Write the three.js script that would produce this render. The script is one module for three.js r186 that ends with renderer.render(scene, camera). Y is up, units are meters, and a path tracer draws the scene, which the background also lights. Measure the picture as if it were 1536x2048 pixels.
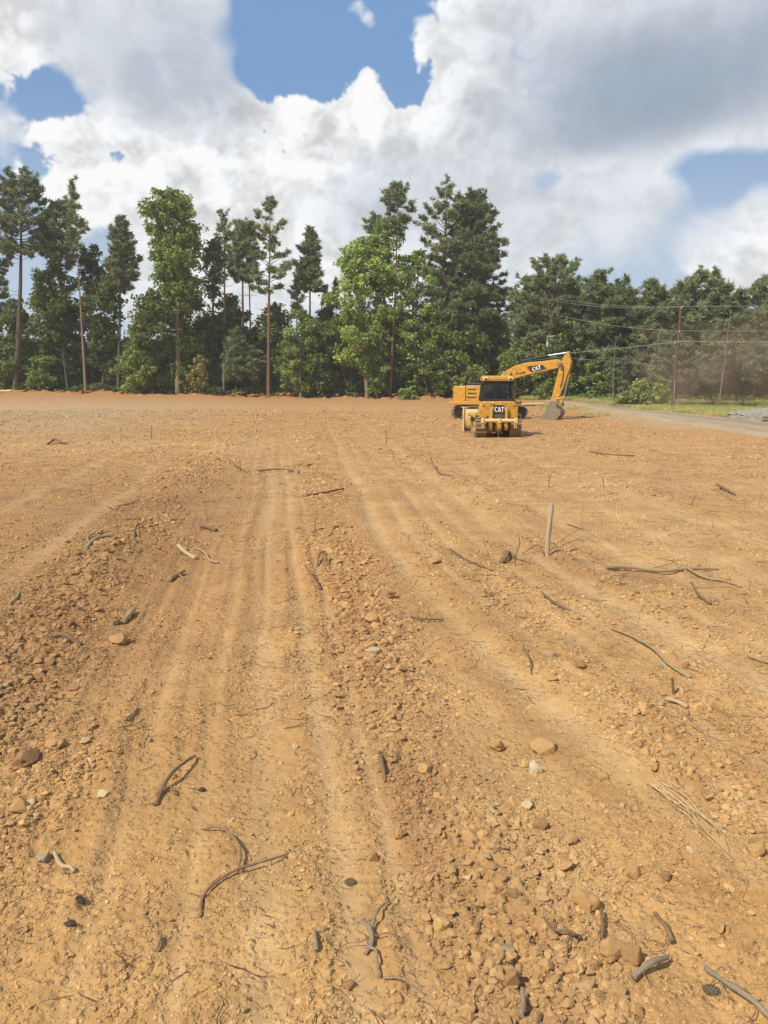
import * as THREE from 'three';
import { mergeGeometries, mergeVertices, toCreasedNormals } from 'three/addons/utils/BufferGeometryUtils.js';
import { RoundedBoxGeometry } from 'three/addons/geometries/RoundedBoxGeometry.js';
import { TextGeometry } from 'three/addons/geometries/TextGeometry.js';
import { FontLoader } from 'three/addons/loaders/FontLoader.js';

// ---------------------------------------------------------------- camera, renderer, exposure
const scene = new THREE.Scene();
const camera = new THREE.PerspectiveCamera(65.0, 0.75, 0.1, 3000);
camera.position.set(0, 2.7, 0);
camera.rotation.x = -9.5 * Math.PI / 180;
scene.add(camera);
const renderer = new THREE.WebGLRenderer({ antialias: true });
renderer.toneMapping = THREE.LinearToneMapping;
renderer.toneMappingExposure = 1.0;
scene.fog = new THREE.FogExp2(new THREE.Color().setRGB(0.92, 0.90, 0.80), 0.0005);
renderer.shadowMap.enabled = true;

// ---------------------------------------------------------------- sun (from the left, high)
const SUN_DIR = new THREE.Vector3(-0.553, 0.809, 0.20).normalize();
const sun = new THREE.DirectionalLight(new THREE.Color().setRGB(1.0, 0.955, 0.87), 5.0);
sun.position.copy(SUN_DIR).multiplyScalar(200);
sun.castShadow = true;
sun.shadow.mapSize.set(4096, 4096);
Object.assign(sun.shadow.camera, { left: -90, right: 90, top: 120, bottom: -120, near: 1, far: 500 });
sun.shadow.radius = 1.2;
scene.add(sun, sun.target);
sun.target.position.set(0, 0, -60);

// ---------------------------------------------------------------- random numbers and noise
function rng(seed) { let s = seed >>> 0; return () => { s = (s + 0x6D2B79F5) | 0; let t = Math.imul(s ^ (s >>> 15), 1 | s); t = (t + Math.imul(t ^ (t >>> 7), 61 | t)) ^ t; return ((t ^ (t >>> 14)) >>> 0) / 4294967296; }; }
const PERM = new Uint8Array(1024), GX = new Float32Array(256), GY = new Float32Array(256), GZ = new Float32Array(256);
{
  const r = rng(7), p = [...Array(256).keys()];
  for (let i = 255; i > 0; i--) { const j = Math.floor(r() * (i + 1)); [p[i], p[j]] = [p[j], p[i]]; }
  for (let i = 0; i < 1024; i++) PERM[i] = p[i & 255];
  for (let i = 0; i < 256; i++) { const z = r() * 2 - 1, a = r() * 6.2832, q = Math.sqrt(1 - z * z); GX[i] = Math.cos(a) * q; GY[i] = Math.sin(a) * q; GZ[i] = z; }
}
const fade = (t) => t * t * t * (t * (t * 6 - 15) + 10);
function n3(x, y, z) {
  const fx = Math.floor(x), fy = Math.floor(y), fz = Math.floor(z);
  x -= fx; y -= fy; z -= fz;
  const X = fx & 255, Y = fy & 255, Z = fz & 255, u = fade(x), v = fade(y), w = fade(z);
  const A = PERM[X] + Y, B = PERM[X + 1] + Y, AA = PERM[A] + Z, AB = PERM[A + 1] + Z, BA = PERM[B] + Z, BB = PERM[B + 1] + Z;
  const g = (h, a, b, c) => GX[h] * a + GY[h] * b + GZ[h] * c;
  const x1 = x - 1, y1 = y - 1, z1 = z - 1;
  const a = g(PERM[AA], x, y, z), b = g(PERM[BA], x1, y, z), c = g(PERM[AB], x, y1, z), d = g(PERM[BB], x1, y1, z);
  const e = g(PERM[AA + 1], x, y, z1), f = g(PERM[BA + 1], x1, y, z1), h = g(PERM[AB + 1], x, y1, z1), i = g(PERM[BB + 1], x1, y1, z1);
  const p = a + (b - a) * u, q = c + (d - c) * u, r = e + (f - e) * u, s = h + (i - h) * u, k = p + (q - p) * v, l = r + (s - r) * v;
  return (k + (l - k) * w) * 1.5;
}
const n2 = (x, y) => n3(x, y, 0.37);
const clamp = (x, a = 0, b = 1) => Math.min(b, Math.max(a, x));
const sst = (x, a, b) => { const t = clamp((x - a) / (b - a)); return t * t * (3 - 2 * t); };
const lerp = (a, b, t) => a + (b - a) * t;
const mix3 = (a, b, t) => [lerp(a[0], b[0], t), lerp(a[1], b[1], t), lerp(a[2], b[2], t)];
const V = (x, y, z) => new THREE.Vector3(x, y, z);

// Sky: clouds as [azimuth, elevation, half width, half height (degrees), weight, softness]; GREYS darken cloud bodies, HOLES open blue gaps.
const CLOUDS = [[-22.04,12.88,2.5,3.21,1,0],[-19.08,13.12,4.64,4.99,1.1,0],[-14.45,13.44,6.06,4.64,1.2,0],[-10.55,15.1,2.85,2.85,1,0],[-9.09,14.87,2.14,3.03,1,0],[-7.28,14.93,2.14,3.74,1,0],[-5.46,14.69,2.14,3.39,1,0],[-3.62,15.61,1.6,3.03,1,0],[-2.53,16.92,1.43,2.67,1.0,0],[-1.0,17.22,1.5,2.85,1.15,0],[-0.77,16.5,1.43,3.57,1,0],[-5.69,11.05,11.77,6.42,1.4,0],[3.83,9.18,9.27,7.13,1.2,1],[-17.48,9.09,5.35,3.92,0.7,1],[-11.83,6.47,9.27,4.28,0.9,1],[-22.04,20.76,5.35,4.99,1.2,0],[-16.56,20.39,8.2,5.35,1.5,1],[-13.17,20.94,3.57,5.35,1.1,1],[-15.17,17.88,4.99,2.14,1,1],[-9.39,20.67,2.67,1.96,0.45,1],[-24.2,14.19,1.25,2.32,0.7,1],[-24.64,8.38,1.43,3.21,0.6,1],[-24.32,4.81,3.21,2.14,0.5,1],[-1.96,22.48,0.86,0.57,0.46,0.5],[-1.05,21.92,0.78,0.64,0.46,0.5],[5.31,21.37,2.67,4.28,1.2,0],[3.39,17.9,2.67,3.21,1.2,0],[6.35,18.1,5.35,5.35,1.4,0],[13.96,19.84,11.77,6.77,1.9,1],[21.36,20.11,8.56,6.77,1.8,1],[11.01,14.78,10.7,2.67,1.2,1],[1.75,14.75,3.21,3.92,1.1,0],[23.17,14.57,3.21,1.6,0.8,1],[15.72,15.64,3.21,1.78,0.8,1],[12.78,10.83,6.06,3.21,0.75,1],[11.98,10.56,1.25,1.96,0.7,0],[18.39,11.58,2.5,1.07,0.5,1],[21.79,9.74,4.28,1.78,0.45,1],[17.66,8.16,7.13,2.14,0.4,1],[23.17,6.53,3.92,2.14,1.2,0],[24.83,7.19,2.5,2.85,1.1,0],[24.34,10.13,0.89,2.14,0.4,1]];
const GREYS = [[-14.14,20.09,6.06,3.92,0.62],[-12.01,18.65,3.92,2.85,0.55],[-16.68,18.29,4.28,2.14,0.3],[13.42,18.15,7.84,2.67,1.05],[19.78,17.99,8.56,3.21,0.95],[22.87,18.66,6.77,2.85,0.6],[11.39,21.59,10.7,2.14,0.32],[10.31,16.25,5.35,1.6,0.7],[16.91,16.24,4.64,1.43,0.6],[4.14,11.07,7.13,3.57,0.34],[11.07,13.02,5.71,1.43,0.3],[-4.35,10.44,3.92,1.78,0.12],[14.46,8.92,7.84,2.85,0.35],[0.07,12.34,3.21,2.5,0.2],[-11.25,13.6,2.85,2.14,0.1]];
const HOLES = [[-21.37,16.37,1.5,1.78,0.75],[-23.04,10.81,1.78,2.85,0.7],[-17.51,13.09,0.71,0.64,0.45],[-18.78,7.96,1.43,2.5,0.8],[-5.83,21.1,3.39,2.21,1.25],[-0.92,20.13,1.43,1.78,0.0],[1.06,19.04,1.6,1.6,0.7],[10.61,12.38,0.93,0.71,0.42],[21.61,12.35,2.85,1.21,0.5],[21.16,10.37,2.5,1.21,0.2],[-11.27,17.33,0.57,0.43,0.3],[-24.19,6.63,2.14,2.5,0.9],[-8.16,18.86,2.14,0.78,0.5]];
const BOOM = [[0.31,1.55],[0.09,2.04],[0.35,2.7],[0.76,3.13],[1.44,3.5],[2.11,3.69],[3.71,3.83],[4.32,3.92],[4.56,3.78],[4.6,3.53],[4.41,3.38],[3.79,3.24],[2.47,2.96],[1.56,2.72],[1.12,2.47],[0.79,2.05],[0.66,1.55]];
const STICK = [[4.95,4.35],[5.04,4.27],[5.17,3.83],[5.15,3.46],[4.77,2.29],[4.33,1.07],[4.13,1.01],[3.95,1.16],[4.13,2.06],[4.36,3.02],[4.44,3.46],[4.59,3.81],[4.71,4.06]];
const STICKCYL = [[1.81,3.63],[3.7,4.1],[4.92,4.32]];
const BOOMCYL = [[1.21,3.06],[0.94,1.55]];
const BUCKETCYL = [[5.07,3.93],[4.77,1.59]];
const BUCKET = [[3.9,1.0],[4.13,1.17],[4.43,1.07],[4.47,0.85],[4.71,0.56],[4.72,0.34],[4.5,0.08],[4.14,-0.06],[3.34,-0.11],[3.27,-0.02],[3.47,0.18],[3.75,0.55]];
const LINK = [[4.0,1.07],[4.67,1.49],[4.59,1.08]];
const BOOMLOGO = [[2.41,3.48],[3.6,3.25],[3.09,3.58],[3.33,3.37]];
const LOGOBOX = [[2.35,3.48],[3.35,3.57],[3.63,3.31],[2.74,3.09],[2.53,3.15]];
const LOGOTXT = [[2.73,3.15],[3.23,3.31],[2.73,3.44],[3.19,3.58]];
const STICKS = [["root","forked brown root lying across the smooth rut at lower left","root",0,"brown",[[[-0.93,0.01,-3.68],[-0.95,0.02,-3.8],[-0.92,0.03,-3.9],[-0.81,0.03,-4.02],[-0.7,0.05,-4.09],[-0.6,0.04,-4.16],[-0.51,0.01,-4.23]],0.011,0.006],[[[[-1.1,0.02,-4.47],[-0.98,0.05,-4.41],[-0.88,0.06,-4.32],[-0.82,0.05,-4.2],[-0.8,0.03,-4.04]],0.006,0.011]]],["stick","dark curved stick propped up beside the left rut","stick",0,"dark",[[[-1.45,0.01,-4.74],[-1.46,0.03,-4.9],[-1.43,0.08,-5.05],[-1.38,0.08,-5.21],[-1.35,0.03,-5.38]],0.018,0.011],[[[[-1.47,0.02,-4.89],[-1.41,0.05,-4.92],[-1.36,0.02,-4.87]],0.011,0.007]]],["stick","short pale barkless stick alone on the dirt at lower left","stick",0,"pale",[[[-1.89,0.02,-4.22],[-1.8,0.03,-4.1],[-1.73,0.03,-4.05],[-1.7,0.01,-4.03]],0.014,0.013],[]],["branch","thick bent grey branch lying on red soil at middle left","branch",0,"tan",[[[-4.68,0.03,-12.3],[-4.75,0.05,-12.75],[-4.71,0.06,-13.0],[-4.54,0.04,-13.26]],0.043,0.023],[[[[-4.76,0.04,-12.69],[-4.99,0.1,-13.24],[-5.2,0.16,-13.66]],0.012,0.008]]],["split_wood","pale split piece of wood left of the centre, pointed at one end","wood",0,"pale",[[[-3.24,0.05,-12.4],[-3.05,0.04,-12.1],[-2.84,0.02,-11.86]],0.039,0.047],[]],["stick","thin tan stick just right of the pale split wood","stick",0,"tan",[[[-2.97,0.05,-12.44],[-2.79,0.05,-12.25],[-2.61,0.03,-11.77],[-2.45,0.02,-11.6]],0.02,0.024],[]],["log","short tan log piece with a broken twig on dark red soil","log",0,"tan",[[[-2.89,0.04,-10.51],[-2.84,0.05,-10.69],[-2.78,0.06,-10.87]],0.04,0.04],[[[[-2.8,0.05,-10.69],[-2.7,0.02,-10.55]],0.01,0.007]]],["bark_piece","flat dark piece of bark above the pale split wood","bark",0,"dark",[[[-3.33,0.06,-14.41],[-3.15,0.05,-14.24],[-3.0,0.02,-14.12]],0.041,0.05],[]],["stake","upright weathered wooden stake standing in the cleared field","stake",1,"stake",[[[2.501,-0.06,-12.01],[2.494,0.219,-12.01],[2.514,0.529,-12.01],[2.53,0.721,-12.01],[2.527,0.813,-12.01]],0.046,0.05],[]],["log","slim fallen log lying level to the right of the upright stake","log",0,"tan",[[[3.16,0.06,-11.13],[3.48,0.07,-11.08],[3.86,0.06,-10.95],[4.31,0.04,-11.02],[4.74,0.03,-11.1]],0.046,0.021],[[[[3.73,0.08,-10.97],[4.01,0.14,-11.09],[4.34,0.17,-11.27]],0.011,0.007]]],["branch","thin pale branch leaning off the end of the slim fallen log","branch",0,"tan",[[[4.24,0.07,-11.02],[4.34,0.05,-10.57],[4.52,0.03,-10.35],[4.64,0.02,-10.13]],0.021,0.014],[[[[4.34,0.05,-10.57],[4.52,0.09,-10.78]],0.01,0.007]]],["stump","gnarled dark root stump just left of the upright stake","stump",0,"dark",[[[1.76,0.0,-11.74],[1.82,0.12,-11.74],[1.9,0.1,-11.96],[1.97,0.0,-11.87]],0.052,0.037],[[[[1.83,0.08,-11.8],[1.83,0.2,-11.87]],0.026,0.011]]],["twig","upright bare twig between the dark stump and the weathered stake","twig",1,"dark",[[[1.9,-0.06,-11.41],[1.924,0.194,-11.41],[1.964,0.32,-11.41],[1.946,0.453,-11.41]],0.011,0.007],[]],["twig","arching thin twig crossing in front of the stake","twig",0,"dark",[[[2.16,0.02,-12.25],[2.39,0.16,-12.26],[2.45,0.02,-12.0]],0.012,0.012],[]],["twig","slanting twig rising to the right behind the stake base","twig",0,"tan",[[[2.6,0.02,-12.29],[2.98,0.12,-12.98],[3.43,0.2,-13.65]],0.012,0.008],[]],["stick","dark straight stick below the right end of the fallen log","stick",0,"dark",[[[3.98,0.12,-10.12],[3.92,0.06,-9.69],[3.92,0.02,-9.34]],0.016,0.023],[]],["stick","dark tapering stick below the weathered stake","stick",0,"dark",[[[1.94,0.08,-9.64],[2.02,0.06,-9.31],[2.15,0.01,-9.0]],0.012,0.022],[]],["branch","long thin branch curving down the pale ground at middle right","branch",0,"tan",[[[2.46,0.02,-8.39],[2.58,0.05,-8.05],[2.65,0.07,-7.59],[2.68,0.05,-7.17],[2.77,0.02,-6.92]],0.011,0.019],[[[[2.58,0.04,-8.05],[2.67,0.05,-7.81],[2.79,0.02,-7.72]],0.01,0.008]]],["stub","small dark upright stub standing by pale wood chips","stub",1,"dark",[[[2.51,-0.06,-6.6],[2.497,0.08,-6.6],[2.484,0.148,-6.6]],0.017,0.013],[]],["wood_chip","flat pale wood chip beside the small dark upright stub","wood",0,"pale",[[[2.39,0.03,-6.45],[2.45,0.04,-6.38],[2.51,0.02,-6.29]],0.019,0.021],[]],["stick","dark reddish stick beyond the centre stones","stick",0,"red",[[[-1.84,0.02,-18.31],[-1.48,0.06,-18.41],[-0.97,0.05,-19.29]],0.023,0.023],[]],["branch","long dark branch lying flat next to a grey stone, upper centre","branch",0,"dark",[[[-3.61,0.05,-23.19],[-3.17,0.08,-23.45],[-2.53,0.04,-23.11]],0.036,0.029],[]],["twig","thin twig leaning down to an upright twig left of centre","twig",0,"dark",[[[-4.85,0.3,-24.81],[-4.5,0.16,-24.17],[-4.05,0.03,-23.28]],0.023,0.023],[]],["twig","short upright twig at the foot of a leaning one","twig",1,"dark",[[[-4.174,-0.06,-23.16],[-4.168,0.189,-23.16],[-4.163,0.363,-23.16]],0.017,0.013],[]],["branch","forked twig tilted up right of the upper centre","branch",0,"dark",[[[1.39,0.35,-24.13],[1.45,0.18,-23.13],[1.57,0.05,-22.34],[1.86,0.03,-21.96]],0.03,0.023],[]],["twig","upright brown twig left of the centre stones","twig",1,"brown",[[[-1.195,-0.06,-13.45],[-1.184,0.138,-13.45],[-1.156,0.32,-13.45]],0.013,0.01],[]],["stick","dark stick leaning in the reddish soil near the middle","stick",0,"dark",[[[-1.08,0.18,-10.74],[-0.94,0.1,-10.31],[-0.81,0.02,-9.96]],0.014,0.021],[]],["stick","dark stick with a rising end at far right of the field","stick",0,"dark",[[[8.21,0.12,-19.66],[8.13,0.08,-18.92],[8.1,0.03,-18.35]],0.037,0.025],[]],["stick","dark short stick with a crooked end near the lower right stones","stick",0,"dark",[[[0.78,0.03,-3.56],[0.82,0.05,-3.5],[0.88,0.05,-3.47],[0.94,0.03,-3.46]],0.006,0.012],[[[[0.94,0.03,-3.47],[0.87,0.05,-3.4],[0.85,0.0,-3.33]],0.006,0.004]]],["stick","dusty upright-looking stick under the largest round stone","stick",0,"dust",[[[1.04,0.02,-3.45],[1.07,0.05,-3.55],[1.1,0.05,-3.68]],0.012,0.01],[]],["stick","thick dark grey stick cut at both ends, lower right","stick",0,"grey",[[[1.12,0.04,-3.22],[1.21,0.06,-3.27],[1.32,0.06,-3.35]],0.016,0.015],[]],["root","pale grey forked root stump in the dirt at bottom centre","root",0,"grey",[[[-0.09,0.01,-3.42],[-0.06,0.04,-3.46],[-0.07,0.06,-3.53],[-0.11,0.04,-3.61]],0.015,0.011],[[[[-0.08,0.03,-3.45],[-0.04,0.05,-3.4],[-0.03,0.04,-3.3],[-0.02,0.01,-3.26]],0.011,0.005],[[[-0.06,0.05,-3.54],[-0.04,0.06,-3.61],[0.01,0.02,-3.74]],0.011,0.005]]],["branch","long grey branch running out of the bottom right corner","branch",0,"grey",[[[1.48,0.03,-3.3],[1.52,0.06,-3.18],[1.58,0.06,-3.07],[1.63,0.04,-2.97]],0.012,0.017],[]],["wood_chunk","upright grey wood chunk at the bottom edge of the field","wood",0,"grey",[[[0.57,0.03,-2.95],[0.59,0.06,-3.01],[0.6,0.06,-3.1]],0.015,0.011],[]],["wood_chip","flat pale wood chip on smooth ground at bottom left","wood",0,"tan",[[[-1.08,0.02,-3.41],[-1.08,0.03,-3.46],[-1.09,0.02,-3.53]],0.011,0.012],[]],["wood_chip","narrow grey wood chip left of the pale forked root","wood",0,"grey",[[[-0.32,0.02,-3.42],[-0.33,0.03,-3.48],[-0.34,0.02,-3.54]],0.01,0.008],[]],["twig","thin pale curved twig near the bottom centre edge","twig",0,"tan",[[[0.0,0.02,-3.23],[0.07,0.04,-3.2],[0.18,0.01,-3.16]],0.005,0.005],[]],["stick","thin brown stick in front of the centre stones","stick",0,"dark",[[[0.3,0.04,-8.66],[0.45,0.05,-8.57],[0.66,0.03,-8.64]],0.014,0.014],[]],["log","short round log piece beside a black cone at left","log",0,"tan",[[[-2.88,0.04,-8.55],[-2.88,0.05,-8.7],[-2.87,0.06,-8.92]],0.033,0.03],[]],["bark_piece","dark slab of bark on the left windrow of clods","bark",0,"dark",[[[-3.36,0.06,-7.85],[-3.21,0.06,-7.78],[-3.04,0.02,-7.72]],0.028,0.033],[]],["twig","lone thin upright twig on the pale ground at far left","twig",1,"dark",[[[-10.44,-0.06,-36.13],[-10.426,0.291,-36.13],[-10.412,0.582,-36.13]],0.02,0.013],[]],["twig","lone thin upright twig on the far ground, left of the bulldozer","twig",1,"dark",[[[0.101,-0.06,-32.36],[0.101,0.322,-32.36],[0.1,0.663,-32.36]],0.018,0.012],[]],["branch","dark twisted debris branch on the far left pale ground","branch",0,"dark",[[[-13.81,0.02,-32.98],[-13.78,0.2,-33.68],[-13.27,0.12,-33.13],[-12.99,0.05,-33.05]],0.062,0.051],[]],["branch","pale branch beside the dark twisted debris","branch",0,"pale",[[[-13.55,0.1,-33.51],[-13.34,0.1,-33.51],[-12.92,0.03,-32.92]],0.042,0.031],[]],["stick","thin tan stick in the smooth wheel mark at left centre","stick",0,"tan",[[[-6.24,0.2,-17.39],[-5.83,0.1,-16.73],[-5.45,0.03,-16.11]],0.016,0.022],[]],["branch","curved tan branch near the far left slope","branch",0,"tan",[[[-5.67,0.03,-16.88],[-5.45,0.05,-17.02],[-5.43,0.05,-17.6]],0.021,0.021],[]],["stick","short brown stick with shadow, middle left by the red clods","stick",0,"tan",[[[-4.46,0.03,-9.26],[-4.51,0.05,-9.53],[-4.59,0.04,-9.83]],0.024,0.018],[]],["twig","thin dark twig leaning left of the dark stick, lower middle left","twig",0,"tan",[[[-2.04,0.02,-5.96],[-2.03,0.03,-6.1],[-2.02,0.02,-6.25]],0.014,0.008],[]],["twig","small upright twig on the right half of the field","twig",1,"dark",[[[4.095,-0.06,-19.83],[4.102,0.163,-19.83],[4.122,0.313,-19.83]],0.015,0.011],[]],["twig","small forked twig standing on open ground at right","twig",1,"dark",[[[6.478,-0.06,-16.71],[6.501,0.128,-16.71],[6.558,0.223,-16.71]],0.013,0.009],[]],["twig","thin twig standing beside the pale rut right of centre","twig",1,"dark",[[[5.239,-0.06,-18.95],[5.22,0.156,-18.95],[5.189,0.323,-18.95]],0.011,0.011],[]],["twig","curving dark twig beside the smooth pale rut","twig",0,"dark",[[[1.36,0.06,-7.5],[1.37,0.06,-7.23],[1.34,0.02,-6.97]],0.01,0.007],[]],["branch","low brown branch left of the fallen log near the right","branch",0,"dark",[[[1.06,0.02,-12.58],[1.19,0.05,-11.93],[1.54,0.02,-11.09]],0.012,0.012],[]],["root","dark hooked root ends poking up near the centre","root",0,"dark",[[[-0.96,0.0,-11.26],[-0.94,0.13,-11.55],[-0.87,0.14,-11.6],[-0.84,0.0,-11.32]],0.018,0.014],[]],["root","dark clump of roots poking up left of the bark piece","root",0,"dark",[[[-4.15,0.0,-13.07],[-4.25,0.12,-13.5],[-4.21,0.25,-13.52]],0.033,0.012],[[[[-4.16,0.04,-13.09],[-3.95,0.02,-12.82]],0.021,0.012]]],["twig","straw-coloured thin twig at middle right edge","twig",0,"tan",[[[3.52,0.02,-7.44],[3.56,0.04,-7.32],[3.64,0.03,-7.24]],0.015,0.012],[]],["wood_chip","small pale wood chip right of the bone-white stone","wood",0,"tan",[[[0.64,0.02,-5.08],[0.66,0.03,-5.01],[0.68,0.01,-4.99]],0.014,0.014],[]],["branch","tan stick with frayed end lying between clods, lower right","branch",0,"dust",[[[1.38,0.03,-3.7],[1.39,0.05,-3.57],[1.39,0.03,-3.48]],0.011,0.015],[]],["stick","weathered stick below the jagged stone at lower centre right","stick",0,"dust",[[[-0.03,0.02,-5.36],[-0.01,0.05,-5.04],[0.01,0.02,-4.9]],0.021,0.012],[]],["twig","pale twig on the flat ground behind the upright stake","twig",0,"tan",[[[3.6,0.03,-14.34],[3.51,0.06,-14.51],[3.42,0.03,-14.8]],0.018,0.018],[]],["twig","dark thin twig near the field at upper right","twig",0,"dark",[[[7.45,0.05,-29.03],[7.71,0.12,-27.35],[8.57,0.05,-27.36]],0.027,0.027],[]]];
const ROCKS = [[-0.11,-8.28,0.177,0.8,"tan","round tan stone with a dark hollow, centre of the field"],[-0.12,-7.47,0.175,0.45,"pale","flat pale stone just below the round one with a hollow"],[0.05,-9.66,0.261,0.5,"brown","brown jagged stone with a deep shadow above the round stone"],[0.74,-11.57,0.221,0.5,"tan","flat-topped lone stone left of the upright stake"],[-0.83,-12.05,0.276,0.45,"tan","flat tan stone beside dark hooked roots near the centre"],[1.03,-3.77,0.145,0.8,"tan","largest round stone in the lower right of the field"],[0.28,-3.56,0.108,0.7,"yellow","yellowish square stone near the bottom centre"],[1.08,-3.38,0.146,0.65,"tan","large lumpy clod left of the thick dark grey stick"],[1.16,-3.36,0.112,0.8,"brown","brown clod fused to the larger lump by the grey stick"],[0.9,-4.69,0.107,0.5,"pale","pale grey angular stone on dusty ground at right"],[1.04,-5.17,0.083,1.3,"white","small bone-white upright stone at right of centre"],[0.83,-5.54,0.118,0.8,"tan","tan angular stone at the upper edge of the clod line"],[1.18,-5.5,0.19,0.6,"tan","broad jagged clod with dark overhang, right of centre"],[0.99,-5.29,0.078,0.6,"yellow","small yellow stone next to the bone-white one"],[1.84,-7.17,0.112,0.8,"brown","small brown rock on the open pale ground at right"],[2.03,-4.87,0.157,0.5,"tan","low wide rock above the straw strands at right"],[2.06,-4.65,0.106,0.8,"tan","upright tan rock above the straw strands"],[2.12,-4.19,0.103,0.8,"tan","round smooth stone near the right edge"],[1.36,-4.02,0.088,1.2,"tan","steep-sided clod above the largest round stone"],[0.58,-3.37,0.094,0.4,"grey","flat grey slab stone at the bottom, right of centre"],[0.56,-3.17,0.076,1.5,"brown","tall brown stone standing at the bottom edge"],[0.74,-3.27,0.059,1.1,"tan","small round tan stone left of the thick grey stick"],[1.03,-3.15,0.084,0.8,"tan","tan lump below the thick grey stick"],[1.08,-3.05,0.065,1,"tan","round pale pebble-like rock near the bottom edge"],[0.66,-4.6,0.062,0.9,"grey","small grey disc-shaped stone"],[-2.3,-4.69,0.145,0.7,"tan","large tan stone at the left edge among the clods"],[-1.93,-4.16,0.085,0.5,"grey","small grey pointed stone left of the pale barkless stick"],[-2.7,-7.89,0.235,0.5,"tan","flat tilted stone below the black cone at left"],[-2.54,-5.3,0.212,0.6,"brown","dark brown clod heap at the left edge"],[-1.83,-4.87,0.091,0.5,"pale","pale rounded stone at left, under the smooth rut"],[-2.47,-22.67,0.199,0.9,"grey","grey stone at the end of the long dark branch"],[1.92,-3.76,0.145,0.9,"tan","big rounded clod cut by the right edge"],[0.65,-3.46,0.082,0.6,"tan","low tan clod behind the flat grey slab"],[0.09,-4.33,0.088,0.8,"tan","rounded clod with dark side in lower centre"],[-0.06,-4.13,0.073,0.8,"brown","small brown clod below the rounded lower-centre clod"],[1.53,-3.99,0.071,0.9,"brown","brown angular rock beside the straw strands"],[-2.4,-5.54,0.147,0.6,"tan","tan clod on the left windrow"],[-2.69,-6.63,0.13,0.6,"brown","rough brown clod higher on the left windrow"],[1.09,-4.32,0.1,0.8,"tan","tan knobby clod in the lower right field"],[0.94,-4.45,0.09,0.9,"brown","small dark-sided clod right of the grey disc stone"],[-0.36,-8.13,0.137,0.6,"tan","small tan stone left of the round one with a hollow"],[0.15,-6.98,0.128,0.6,"tan","tan flat clod right of the centre windrow"],[0.5,-4.27,0.104,0.6,"tan","wide low clod in the lower middle"],[0.28,-5.09,0.116,0.6,"tan","tan broken clod beside a weathered stick"],[2.82,-7.17,0.094,0.7,"brown","little brown clod near the long thin branch"],[0.97,-3.31,0.055,0.9,"tan","small pebble between the lumpy clod and the grey stick"],[1.73,-3.44,0.072,0.8,"tan","rounded stone by the long grey corner branch"]];
const CONES = [[-1.21,-4.96,0.05,"small black pine cone on the smooth rut"],[-2.94,-8.54,0.099,"black pine cone beside the short round log"],[1.46,-3.18,0.076,"large grey pine cone in the bottom right corner"],[-1.55,-3.58,0.059,"dark pine cone at the lower left"],[-1.57,-3.77,0.062,"dark pine cone just above another at lower left"],[-0.18,-3.96,0.065,"dusty grey pine cone near the lower middle"]];
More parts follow.
